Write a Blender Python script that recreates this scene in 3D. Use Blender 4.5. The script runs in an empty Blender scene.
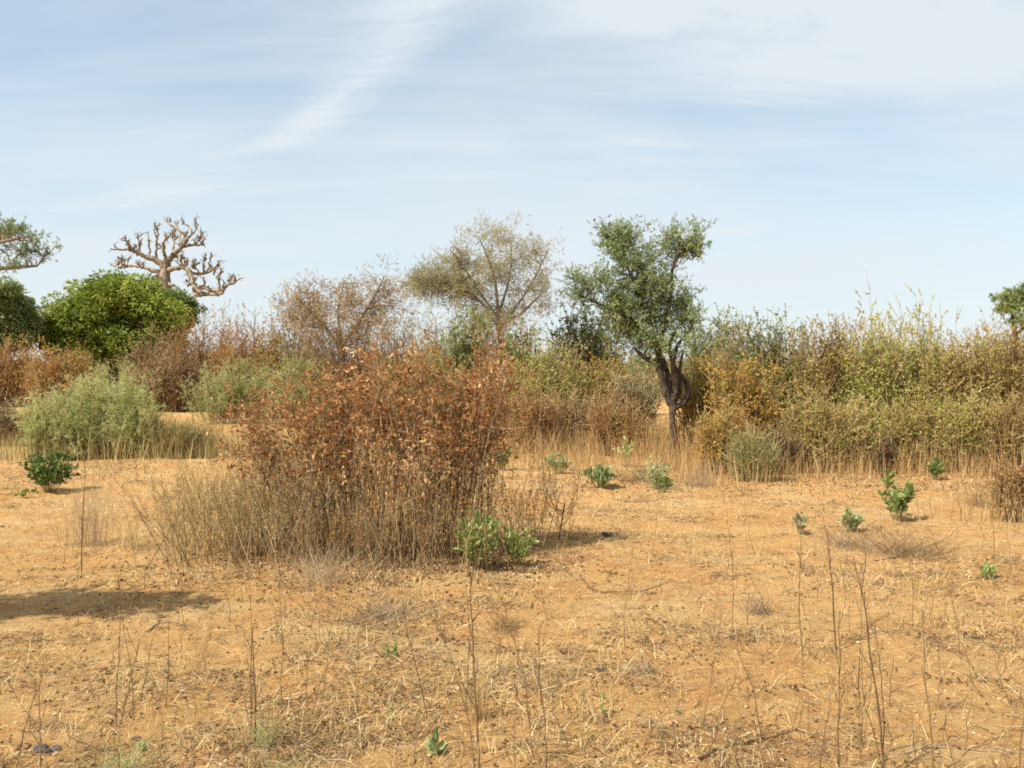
import bpy, math
import numpy as np
rng = np.random.default_rng(7)
U = lambda a, b, n=None: rng.uniform(a, b, n)
C = bpy.context.scene.collection
F, HOR, CH, CX = 800.0, 375.0, 1.6, 512.0      # focal length in pixels, horizon row, eye height

# ---------------------------------------------------------------- noise and terrain
def _h(ix, iy, s):
    n = (ix.astype(np.int64) * 374761393 + iy.astype(np.int64) * 668265263 + s * 1442695041) & 0x7fffffff
    n = ((n ^ (n >> 13)) * 1274126177) & 0x7fffffff
    n = (n ^ (n >> 16))
    return (n & 0xffff) / 65535.0
def vnoise(x, y, s=0):
    x = np.asarray(x, float); y = np.asarray(y, float)
    ix = np.floor(x); iy = np.floor(y); fx = x - ix; fy = y - iy
    fx = fx * fx * (3 - 2 * fx); fy = fy * fy * (3 - 2 * fy)
    a = _h(ix, iy, s); b = _h(ix + 1, iy, s); c = _h(ix, iy + 1, s); d = _h(ix + 1, iy + 1, s)
    return (a * (1 - fx) + b * fx) * (1 - fy) + (c * (1 - fx) + d * fx) * fy
def fbm(x, y, o=4, s=0):
    t = 0; a = 0.5; n = 0
    for k in range(o):
        t = t + a * vnoise(x * 2 ** k + 17.3 * k, y * 2 ** k - 9.1 * k, s + k); n += a; a *= .5
    return t / n
def ground_h(x, y):
    x = np.asarray(x, float); y = np.asarray(y, float)
    r = np.hypot(x, y)
    near = np.clip(1.2 - r / 60, 0, 1)
    z = (fbm(x / 3.1, y / 3.1, 3, 3) - .5) * .10 * near
    z = z + (fbm(x / .45, y / .45, 3, 11) - .5) * .06 * near
    z = z + (fbm(x / .14, y / .14, 2, 23) - .5) * .03 * np.clip(1 - r / 22, 0, 1)
    return z
def at(px, py):                                  # ground point seen at a pixel
    d = CH * F / (py - HOR)
    return (px - CX) / F * d, d
def atd(px, d):
    return (px - CX) / F * d, d

# ---------------------------------------------------------------- numpy mesh pieces
def unit(v): return v / np.maximum(np.linalg.norm(v, axis=-1, keepdims=True), 1e-9)
def runit(n):
    return unit(rng.normal(size=(n, 3)))
class Geo:
    def __init__(s): s.V = []; s.L = []; s.N = []; s.A = []; s.S = []; s.n = 0
    def add(s, V, F_, attr=None, smooth=False):
        V = np.asarray(V, np.float32).reshape(-1, 3); F_ = np.asarray(F_, np.int32)
        if len(V) == 0 or len(F_) == 0: return s
        if attr is None: attr = np.full(len(V), .5)
        s.V.append(V); s.L.append((F_ + s.n).ravel()); s.N.append(np.full(len(F_), F_.shape[1], np.int32))
        s.A.append(np.asarray(attr, np.float32)); s.S.append(np.full(len(F_), smooth)); s.n += len(V)
        return s
    def tubes(s, P, R, sides=4, attr=None, cap=False):
        P = np.asarray(P, float); R = np.broadcast_to(np.asarray(R, float), P.shape[:2]); N, K, _ = P.shape
        if N == 0: return s
        T = unit(np.gradient(P, axis=1))
        ref = unit(rng.normal(size=(N, 1, 3)) * [1, 1, .15]); A = unit(np.cross(T, ref)); B = np.cross(T, A)
        th = np.arange(sides) / sides * 2 * np.pi
        V = P[:, :, None] + R[:, :, None, None] * (np.cos(th)[:, None] * A[:, :, None] + np.sin(th)[:, None] * B[:, :, None])
        n, k, j = np.meshgrid(np.arange(N), np.arange(K - 1), np.arange(sides), indexing='ij'); j2 = (j + 1) % sides
        idx = lambda n, k, j: (n * K + k) * sides + j
        Fc = np.stack([idx(n, k, j), idx(n, k, j2), idx(n, k + 1, j2), idx(n, k + 1, j)], -1).reshape(-1, 4)
        a = U(0, 1, N) if attr is None else np.broadcast_to(attr, N)
        return s.add(V, Fc, np.repeat(a, K * sides), sides > 3)
    def ribbons(s, P, W, attr=None, flat=False):
        P = np.asarray(P, float); W = np.broadcast_to(np.asarray(W, float), P.shape[:2]); N, K, _ = P.shape
        if N == 0: return s
        T = unit(np.gradient(P, axis=1)); ref = runit(N)[:, None] * ([.15, .15, 1] if flat else [1, 1, .2]); A = unit(np.cross(T, ref))
        V = np.stack([P - A * W[..., None] / 2, P + A * W[..., None] / 2], 2)
        n, k = np.meshgrid(np.arange(N), np.arange(K - 1), indexing='ij'); b = (n * K + k) * 2
        Fc = np.stack([b, b + 1, b + 3, b + 2], -1).reshape(-1, 4)
        a = U(0, 1, N) if attr is None else np.asarray(attr)
        return s.add(V, Fc, np.repeat(a, K * 2))
    def stamp(s, tv, tf, P, D, size, wid=1.0, attr=None, nrm=None):   # template copies: +Y of template along D
        N = len(P)
        if N == 0: return s
        D = unit(D); ref = runit(N) if nrm is None else nrm
        X = unit(np.cross(D, ref)); Z = np.cross(X, D)
        size = np.broadcast_to(size, N)[:, None, None]; wid = np.broadcast_to(wid, N)[:, None, None]
        tv = np.asarray(tv, float)
        V = P[:, None] + size * (tv[None, :, 0:1] * X[:, None] * wid + tv[None, :, 1:2] * D[:, None] + tv[None, :, 2:3] * Z[:, None])
        tf = np.asarray(tf); Fc = (tf[None] + (np.arange(N) * len(tv))[:, None, None]).reshape(-1, tf.shape[1])
        a = U(0, 1, N) if attr is None else attr
        return s.add(V, Fc, np.repeat(a, len(tv)))
    def build(s, name, mat, parent=None, loc=None):
        me = bpy.data.meshes.new(name)
        V = np.concatenate(s.V); L = np.concatenate(s.L); N = np.concatenate(s.N)
        me.vertices.add(len(V)); me.vertices.foreach_set('co', V.ravel())
        me.loops.add(len(L)); me.loops.foreach_set('vertex_index', L)
        me.polygons.add(len(N)); me.polygons.foreach_set('loop_start', np.concatenate([[0], np.cumsum(N)[:-1]]).astype(np.int32))
        me.polygons.foreach_set('use_smooth', np.concatenate(s.S))
        at_ = me.attributes.new('rnd', 'FLOAT', 'POINT'); at_.data.foreach_set('value', np.concatenate(s.A))
        me.update(calc_edges=True); me.validate()
        me.materials.append(mat)
        o = bpy.data.objects.new(name, me); C.objects.link(o)
        if parent is not None: o.parent = parent
        if loc is not None: o.location = loc
        return o
LEAF = ([(0, 0, 0), (.5, .45, .12), (0, 1, -.05), (-.5, .45, .12)], [(0, 1, 2), (0, 2, 3)])
CURL = ([(0, 0, 0), (.42, .3, .16), (.4, .7, .02), (0, 1, -.32), (-.4, .7, .05), (-.42, .3, .2), (0, .35, 0), (0, .7, -.12)],
        [(0, 1, 6, 6), (1, 2, 7, 6), (2, 3, 7, 7), (0, 6, 5, 5), (6, 7, 4, 5), (7, 3, 4, 4)])
def tri_curl():
    v, f = CURL; out = []
    for q in f:
        q = list(dict.fromkeys(q))
        out.append(tuple(q[:3]))
        if len(q) == 4: out.append((q[0], q[2], q[3]))
    return v, out
CURL = tri_curl()
OVAL = ([(0, 0, 0), (.34, .28, .10), (.46, .58, .1), (.26, .88, .02), (0, 1, -.04), (-.26, .88, .02), (-.46, .58, .1), (-.34, .28, .1), (0, .5, 0)],
        [(0, 1, 8), (1, 2, 8), (2, 3, 8), (3, 4, 8), (4, 5, 8), (5, 6, 8), (6, 7, 8), (7, 0, 8)])
def spray(n=7, seed=1, lw=.3):
    r = np.random.default_rng(seed); V = []; T = []
    for i in range(n):
        y = .1 + .8 * i / n; a = r.uniform(0, 6.28); l = r.uniform(.28, .5); d = np.array([math.cos(a) * .7, .6, math.sin(a) * .7]); d /= np.linalg.norm(d)
        x = np.cross(d, r.normal(size=3)); x /= np.linalg.norm(x); b = np.array([0, y, 0]) ; k = len(V)
        V += [b, b + d * l * .5 + x * l * lw, b + d * l, b + d * l * .5 - x * l * lw]; T += [(k, k + 1, k + 2), (k, k + 2, k + 3)]
    return np.array(V), T
SPRAY, SPRAYN = spray(8, 1, .26), spray(9, 2, .14)

# ---------------------------------------------------------------- growing branches
def bez(P0, P1, P2, K, jit):
    t = np.linspace(0, 1, K)[None, :, None]
    P = (1 - t) ** 2 * P0[:, None] + 2 * t * (1 - t) * P1[:, None] + t * t * P2[:, None]
    w = np.sin(t * np.pi * .5) if jit else 0
    L = np.linalg.norm(P2 - P0, axis=1)[:, None, None]
    J = np.cumsum(rng.normal(size=P.shape), axis=1) * jit * L / K ** .5 * .5
    return P + (J - J[:, :1]) * w
def along(P, t):
    N, K, _ = P.shape; f = t * (K - 1); i = np.clip(f.astype(int), 0, K - 2); f = (f - i)[..., None]
    n = np.arange(N)[:, None]
    a = P[n, i]; b = P[n, i + 1]
    return (a * (1 - f) + b * f), unit(b - a)
def kids(P, n, t0, t1, l0, l1, spread=.7, up=.2, K=4, jit=.12):
    N = len(P); t = U(t0, t1, (N, n)); p, T = along(P, t); p = p.reshape(-1, 3); T = T.reshape(-1, 3)
    d = unit(T * (1 - spread) + runit(N * n) * spread + np.array([0, 0, up]))
    L = U(l0, l1, (N * n, 1)); e = p + d * L + np.array([0, 0, up * .4]) * L
    return bez(p, p + d * L * .5, e, K, jit)
def leafpos(P, n, t0=.25, t1=1.0, droop=0.0, stick=.45):
    N = len(P); t = U(t0, t1, (N, n)); p, T = along(P, t); p = p.reshape(-1, 3); T = T.reshape(-1, 3)
    return p, unit(T * stick + runit(N * n) * .8 - np.array([0, 0, droop]))
def patch(P, sc, seed, mix=.55):
    a = (vnoise(P[:, 0] / sc + seed, P[:, 2] / sc + P[:, 1] / sc * .7, 5) - .5) * 1.6 + .5
    return np.clip(a * mix + U(0, 1, len(P)) * (1 - mix), 0, 1)

# ---------------------------------------------------------------- materials
def ramp(nt, cols, fac):
    r = nt.nodes.new('ShaderNodeValToRGB'); e = r.color_ramp.elements
    while len(e) > 1: e.remove(e[-1])
    for i, (p, c) in enumerate(cols):
        x = e[0] if i == 0 else e.new(p)
        x.position = p; x.color = (*c, 1)
    nt.links.new(fac, r.inputs[0]); return r.outputs[0]
MATS = {}
def leafmat(name, cols, trans=.42, rough=.55):
    if name in MATS: return MATS[name]
    m = bpy.data.materials.new(name); m.use_nodes = True; nt = m.node_tree; nt.nodes.clear()
    o = nt.nodes.new('ShaderNodeOutputMaterial'); a = nt.nodes.new('ShaderNodeAttribute'); a.attribute_name = 'rnd'
    if not isinstance(cols[0][0], (int, float)): cols = [(i / (len(cols) - 1), c) for i, c in enumerate(cols)] if len(cols[0]) == 3 and isinstance(cols[0], tuple) and isinstance(cols[0][1], float) else cols
    c = ramp(nt, cols, a.outputs['Fac'])
    p = nt.nodes.new('ShaderNodeBsdfPrincipled'); p.inputs['Roughness'].default_value = rough; p.inputs['Specular IOR Level'].default_value = .12
    nt.links.new(c, p.inputs['Base Color'])
    if trans:
        t = nt.nodes.new('ShaderNodeBsdfTranslucent'); nt.links.new(c, t.inputs[0]); x = nt.nodes.new('ShaderNodeMixShader'); x.inputs[0].default_value = trans
        nt.links.new(p.outputs[0], x.inputs[1]); nt.links.new(t.outputs[0], x.inputs[2]); nt.links.new(x.outputs[0], o.inputs[0])
    else: nt.links.new(p.outputs[0], o.inputs[0])
    MATS[name] = m; return m
def ev(*c): return [(i / max(len(c) - 1, 1), x) for i, x in enumerate(c)]
def bark(name, c1, c2, sc=30, bump=.5):
    if name in MATS: return MATS[name]
    m = bpy.data.materials.new(name); m.use_nodes = True; nt = m.node_tree; p = nt.nodes['Principled BSDF']; p.inputs['Roughness'].default_value = .85; p.inputs['Specular IOR Level'].default_value = .1
    tc = nt.nodes.new('ShaderNodeTexCoord'); mp = nt.nodes.new('ShaderNodeMapping'); mp.inputs['Scale'].default_value = (1, 1, .25)
    n = nt.nodes.new('ShaderNodeTexNoise'); n.inputs['Scale'].default_value = sc; n.inputs['Detail'].default_value = 5
    nt.links.new(tc.outputs['Object'], mp.inputs[0]); nt.links.new(mp.outputs[0], n.inputs[0])
    c = ramp(nt, [(.35, c1), (.65, c2)], n.outputs[0]); nt.links.new(c, p.inputs['Base Color'])
    b = nt.nodes.new('ShaderNodeBump'); b.inputs['Strength'].default_value = bump; b.inputs['Distance'].default_value = .03
    nt.links.new(n.outputs[0], b.inputs['Height']); nt.links.new(b.outputs[0], p.inputs['Normal'])
    MATS[name] = m; return m
RUST = leafmat('rust_leaf', ev((.11, .05, .028), (.26, .115, .045), (.46, .225, .078), (.34, .15, .055), (.58, .34, .14), (.80, .58, .36)), .3)
RUSTDK = leafmat('brown_leaf', ev((.11, .05, .03), (.22, .10, .05), (.34, .18, .09), (.47, .30, .17)), .25)
OLIVE = leafmat('olive_leaf', ev((.24, .27, .05), (.40, .41, .09), (.55, .50, .15), (.44, .30, .09), (.68, .54, .22)))
GOLD = leafmat('golden_leaf', ev((.32, .17, .04), (.54, .31, .06), (.68, .46, .12), (.44, .40, .08), (.78, .62, .26)))
YGREEN = leafmat('yellow_green_leaf', ev((.26, .33, .05), (.42, .48, .09), (.58, .58, .16), (.64, .55, .20), (.74, .62, .32)))
GREEN = leafmat('green_leaf', ev((.09, .13, .035), (.17, .23, .06), (.28, .34, .10), (.46, .48, .20)))
DKGREEN = leafmat('dark_green_leaf', ev((.055, .085, .025), (.10, .15, .04), (.17, .24, .065), (.30, .35, .12)))
TREEGR = leafmat('tree_leaf', ev((.13, .17, .06), (.24, .30, .11), (.37, .43, .18), (.58, .62, .34)))
MANGO = leafmat('glossy_yellow_green_leaf', ev((.07, .105, .018), (.20, .26, .04), (.38, .43, .075), (.58, .60, .17)), .3, .45)
GREYGR = leafmat('grey_green_leaf', ev((.24, .27, .11), (.35, .40, .16), (.48, .50, .24), (.60, .57, .34)))
PALEGR = leafmat('pale_green_leaf', ev((.28, .35, .10), (.44, .52, .18), (.60, .66, .29), (.74, .70, .40)))
BRIGHT = leafmat('bright_green_leaf', ev((.15, .20, .045), (.25, .32, .08), (.36, .43, .13), (.50, .52, .22)), .4)
REDBR = leafmat('red_brown_leaf', ev((.26, .12, .05), (.42, .20, .07), (.54, .30, .10), (.44, .34, .11), (.64, .44, .22)))
PINKBR = leafmat('pinkish_brown_leaf', ev((.28, .18, .09), (.42, .29, .14), (.53, .40, .20), (.60, .50, .29)))
PALETAN = leafmat('pale_tan_leaf', ev((.27, .23, .11), (.40, .35, .17), (.50, .47, .23), (.64, .59, .38)))
STRAW = leafmat('straw', ev((.34, .22, .09), (.54, .38, .16), (.68, .50, .23), (.80, .66, .38)), .25)
STRAWRED = leafmat('reddish_straw', ev((.24, .13, .05), (.40, .24, .09), (.54, .36, .15), (.68, .52, .27)), .25)
STRAWGR = leafmat('greenish_straw', ev((.20, .16, .06), (.34, .27, .10), (.48, .39, .16), (.58, .49, .25)), .25)
TWIG = leafmat('dry_twig', ev((.09, .055, .03), (.18, .11, .055), (.29, .18, .09), (.46, .33, .18)), 0, .8)
TWIGPALE = leafmat('pale_twig', ev((.26, .19, .12), (.38, .29, .19), (.50, .40, .28)), 0, .8)
TWIGRED = leafmat('red_twig', ev((.13, .075, .035), (.24, .15, .07), (.35, .24, .12), (.50, .38, .22)), 0, .8)
DARKBARK = bark('dark_bark', (.035, .025, .018), (.15, .11, .08))
GREYBARK = bark('grey_bark', (.12, .10, .08), (.28, .24, .19))
BAOBARK = bark('baobab_bark', (.17, .13, .09), (.38, .30, .21), 4, .9)
STONE = bark('dark_stone', (.05, .045, .04), (.13, .11, .10), 25, .8)
DEBRIS = leafmat('litter', ev((.06, .035, .02), (.14, .08, .045), (.26, .155, .08), (.40, .26, .13), (.60, .45, .26)), .1, .8)
CLOD = leafmat('clod', ev((.34, .19, .09), (.48, .27, .12), (.56, .34, .16)), 0, .95)

def tag(o, label=None, cat=None, group=None, kind=None):
    for k, v in (('label', label), ('category', cat), ('group', group), ('kind', kind)):
        if v: o[k] = v
    return o
def thing(name, x, y, label, cat, group=None):
    o = bpy.data.objects.new(name, None); C.objects.link(o); o.empty_display_size = .2
    o.location = (x, y, float(ground_h(x, y)) - .015); return tag(o, label, cat, group)

# ---------------------------------------------------------------- the ground
def make_ground():
    th = np.concatenate([np.radians(np.arange(-48, 48, .24)), np.radians(np.arange(48, 312, 4))])
    r = [.4]
    while r[-1] < 60: r.append(r[-1] * 1.0105)
    while r[-1] < 6000: r.append(r[-1] * 1.22)
    r = np.array(r); TH, R_ = np.meshgrid(th, r); X = R_ * np.sin(TH); Y = R_ * np.cos(TH); Z = ground_h(X, Y)
    M, K = X.shape; V = np.stack([X, Y, Z], -1).reshape(-1, 3)
    i, j = np.meshgrid(np.arange(M - 1), np.arange(K), indexing='ij'); j2 = (j + 1) % K
    Q = np.stack([i * K + j, i * K + j2, (i + 1) * K + j2, (i + 1) * K + j], -1).reshape(-1, 4)[:, ::-1]
    g = Geo(); g.add(np.vstack([V, [[0, 0, 0]]]), Q, np.zeros(len(V) + 1), True)
    j = np.arange(K); g.N.append(np.full(K, 3, np.int32)); g.L.append(np.stack([np.full(K, len(V)), (j + 1) % K, j], -1).ravel().astype(np.int32)); g.S.append(np.full(K, True))
    m = bpy.data.materials.new('sandy_soil'); m.use_nodes = True; nt = m.node_tree; p = nt.nodes['Principled BSDF']; p.inputs['Roughness'].default_value = .95; p.inputs['Specular IOR Level'].default_value = .15
    L = nt.links.new; tc = nt.nodes.new('ShaderNodeTexCoord').outputs['Object']
    def noise(sc, det=5, rough=.6, stretch=None, off=0):
        mp = nt.nodes.new('ShaderNodeMapping'); mp.inputs['Location'].default_value = (off, off * .7, off)
        if stretch: mp.inputs['Scale'].default_value = stretch
        n = nt.nodes.new('ShaderNodeTexNoise'); n.inputs['Scale'].default_value = sc; n.inputs['Detail'].default_value = det; n.inputs['Roughness'].default_value = rough
        L(tc, mp.inputs[0]); L(mp.outputs[0], n.inputs[0]); return n.outputs[0]
    def mix(f, a, b, mode='MIX'):
        x = nt.nodes.new('ShaderNodeMix'); x.data_type = 'RGBA'; x.blend_type = mode
        if isinstance(f, float): x.inputs[0].default_value = f
        else: L(f, x.inputs[0])
        for s_, v in ((x.inputs[6], a), (x.inputs[7], b)):
            if isinstance(v, tuple): s_.default_value = (*v, 1)
            else: L(v, s_)
        return x.outputs[2]
    def fr(n, lo, hi, a=0., b=1.):
        x = nt.nodes.new('ShaderNodeMapRange'); x.inputs[1].default_value = lo; x.inputs[2].default_value = hi; x.inputs[3].default_value = a; x.inputs[4].default_value = b; L(n, x.inputs[0]); return x.outputs[0]
    base = ramp(nt, [(.3, (.45, .20, .058)), (.48, (.55, .30, .10)), (.68, (.63, .39, .155))], noise(.55, 6, .62))
    fine = ramp(nt, [(.34, (.26, .12, .045)), (.44, (.50, .27, .095)), (.55, (.57, .33, .12)), (.70, (.72, .49, .23))], noise(9, 8, .75, None, 5))
    c = mix(.5, base, fine)
    c = mix(fr(noise(.8, 5, .7, (1, 1.4, 1), 11), .50, .66, 0., .6), c, (.60, .44, .21))          # dry grass cover
    c = mix(fr(noise(3.2, 7, .8, (1, 1.9, 1), 21), .54, .66, 0., .7), c, (.32, .20, .10))          # trampled litter
    c = mix(fr(noise(1.7, 6, .7, (1, 2.2, 1), 51), .52, .7, 0., .6), c, (.42, .185, .065))          # redder damp crust
    c = mix(fr(noise(15, 6, .75, (1, 2.6, 1), 61), .55, .66, 0., .7), c, (.27, .155, .075))       # cracks and hoof scuffs
    c = mix(fr(noise(38, 4, .7, (1, 1.3, 1), 31), .62, .74, 0., .75), c, (.20, .12, .065))         # dark crumbs
    c = mix(fr(noise(55, 3, .6, None, 41), .64, .74, 0., .6), c, (.78, .62, .40))                    # pale grains
    L(c, p.inputs['Base Color'])
    b1 = nt.nodes.new('ShaderNodeBump'); b1.inputs['Strength'].default_value = 1.; b1.inputs['Distance'].default_value = .08; L(noise(7, 9, .72, None, 2), b1.inputs['Height'])
    b2 = nt.nodes.new('ShaderNodeBump'); b2.inputs['Strength'].default_value = .8; b2.inputs['Distance'].default_value = .014; L(noise(45, 6, .7, None, 3), b2.inputs['Height']); L(b1.outputs[0], b2.inputs['Normal'])
    L(b2.outputs[0], p.inputs['Normal'])
    o = g.build('ground', m); tag(o, 'orange sandy ground with patches of trampled straw', 'ground', None, 'structure')
make_ground()

# ---------------------------------------------------------------- generic plant
def grow(name, label, cat, px, base=None, d=None, blobs=(), n=60, group=None, rb=.15, K=6, stemr=.006, jit=.10, leafm=OLIVE, twigm=TWIG,
         tw=(5, .2, .4, .45, 1.), tw2=None, leaf=(5, .03), lw=.8, shape=LEAF, limbs=None, barkm=None, droop=0., up=.25, surf=.45, depth=1., lean=.0, lt0=.15, lv=(.6, 1.35),
         low=.0, skirt=None, patchsc=.35, mix=.45, twr=.4, spread=.65, twigname='twigs', attr0=0., attr1=1., basefrom=None, sides=3, ly=0.):
    """blobs: (pixel x, pixel y, half width px, half height px[, weight]) at the plant's own distance, turned into metres."""
    if d is None: d = CH * F / (base - HOR)
    s = d / F; X0, Y0 = atd(px, d); root = thing(name, X0, Y0, label, cat, group)
    bl = np.array([(*b[:4], b[4] if len(b) > 4 else 1.) for b in blobs], float)
    c = np.stack([(bl[:, 0] - px) * s, np.zeros(len(bl)), CH + (HOR - bl[:, 1]) * s], -1); r = np.stack([bl[:, 2] * s, bl[:, 2] * s * depth, bl[:, 3] * s], -1)
    if len(bl) > 1: c[:, 1] = U(-.35, .35, len(bl)) * r[:, 1].max() * (1 if r[:, 1].max() > 0 else 0)
    k = rng.choice(len(bl), n, p=bl[:, 4] / bl[:, 4].sum())
    rad = U(0, 1, n) ** (1 / 3 * (1 - surf)); E = c[k] + runit(n) * rad[:, None] * r[k]
    o_ = U(0, 1, n) < .09; E = np.where(o_[:, None], c[k] + (E - c[k]) * U(1.05, 1.32, (n, 1)), E); E[:, 2] = np.maximum(E[:, 2], .05)
    if limbs is None:
        a = U(0, 6.28, n); q = np.sqrt(U(0, 1, n)) * rb
        span = np.abs(c[:, 0]).max() + r[:, 0].max()
        B = np.stack([E[:, 0] * basefrom if basefrom is not None else q * np.cos(a), E[:, 1] * (basefrom if basefrom is not None else 0) + q * np.sin(a), np.zeros(n)], -1)
        if basefrom is not None: B[:, 0] += q * np.cos(a)
        B[:, 2] = ground_h(B[:, 0] + X0, B[:, 1] + Y0) - root.location.z - .02
        M = B * .55 + E * .45; M[:, 2] = B[:, 2] + (E[:, 2] - B[:, 2]) * U(.55, .8, n)
    else:
        SK = []; g = Geo()
        for l in limbs:
            dd = [(l[2] if len(l) > 2 else 0) * s * i / (len(l[0]) - 1) for i in range(len(l[0]))]; q = np.array([((x - CX) / F * (d + e_) - X0, e_, CH + (HOR - y) * (d + e_) / F) for (x, y), e_ in zip(l[0], dd)])
            w = np.interp(np.linspace(0, 1, len(q)), np.linspace(0, 1, len(l[1])), l[1]) * s / 2
            kk = 5 * len(q); tt = np.linspace(0, len(q) - 1, kk); sm = np.stack([np.interp(tt, np.arange(len(q)), q[:, i]) for i in range(3)], -1)
            sm2 = sm.copy(); sm2[2:-2] = (sm[:-4] + sm[1:-3] + sm[2:-2] + sm[3:-1] + sm[4:]) / 5
            ww = np.interp(tt, np.arange(len(q)), w); sm2 += rng.normal(size=sm2.shape) * ww[:, None] * .1
            ww = ww * U(.9, 1.12, kk)
            g.tubes(sm2[None], ww[None], 9)
            SK.append(sm2[len(sm2) // 4:] if len(SK) else sm2[len(sm2) // 2:])
        g.build('trunk', barkm or DARKBARK, root)
        SK = np.concatenate(SK); D2 = np.linalg.norm(E[:, None] - SK[None], axis=2) + np.where(SK[None, :, 2] > E[:, None, 2], 1.2, 0) * s * 20
        D2 = D2 * U(.75, 1.25, D2.shape); B = SK[D2.argmin(1)]; M = B * .5 + E * .5; M[:, 2] += (U(-.05, .2, n)) * np.linalg.norm(E - B, axis=1)
    P = bez(B, M, E, K, jit); tp = np.linspace(1, .25, K)[None]
    g = Geo(); g.tubes(P, stemr * U(.6, 1.3, (n, 1)) * tp, 4 if limbs else sides)
    T1 = kids(P, tw[0], tw[3], tw[4], tw[1], tw[2], spread, up); g.tubes(T1, stemr * twr * np.linspace(1, .4, 4)[None], 3)
    last = T1
    if tw2: last = kids(T1, tw2[0], .2, 1, tw2[1], tw2[2], spread, up, 3); g.tubes(last, stemr * twr * .55 * np.linspace(1, .5, 3)[None], 3)
    g.build(twigname, twigm, root)
    if leaf[0]:
        p, D = leafpos(last, leaf[0], lt0, 1., droop)
        keep = p[:, 2] > low * max(p[:, 2].max(), .1) * U(.3, 1.2, len(p)); p = p[keep]; D = D[keep]
        a = attr0 + (attr1 - attr0) * patch(p, patchsc, px % 37, mix)
        Geo().stamp(*shape, p, D, leaf[1] * U(*lv, len(p)), lw * U(.7, 1.2, len(p)), a).build('leaves', leafm, root)
    if skirt:                                         # dry stalks round the foot
        ns, hh, ww, mt = skirt; x = rng.normal(size=ns) * ww * .5; y = rng.normal(size=ns) * ww * .3
        Bq = np.stack([x, y, ground_h(x + X0, y + Y0) - root.location.z], -1); h = U(.35, 1, ns) * hh; e = Bq + np.stack([rng.normal(size=ns) * .15 * h, rng.normal(size=ns) * .15 * h, h], -1)
        Geo().ribbons(bez(Bq, (Bq + e) / 2, e, 4, .12), np.linspace(1, .3, 4)[None] * s * .55).build('dry_undergrowth', mt, root)
    return root

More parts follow.
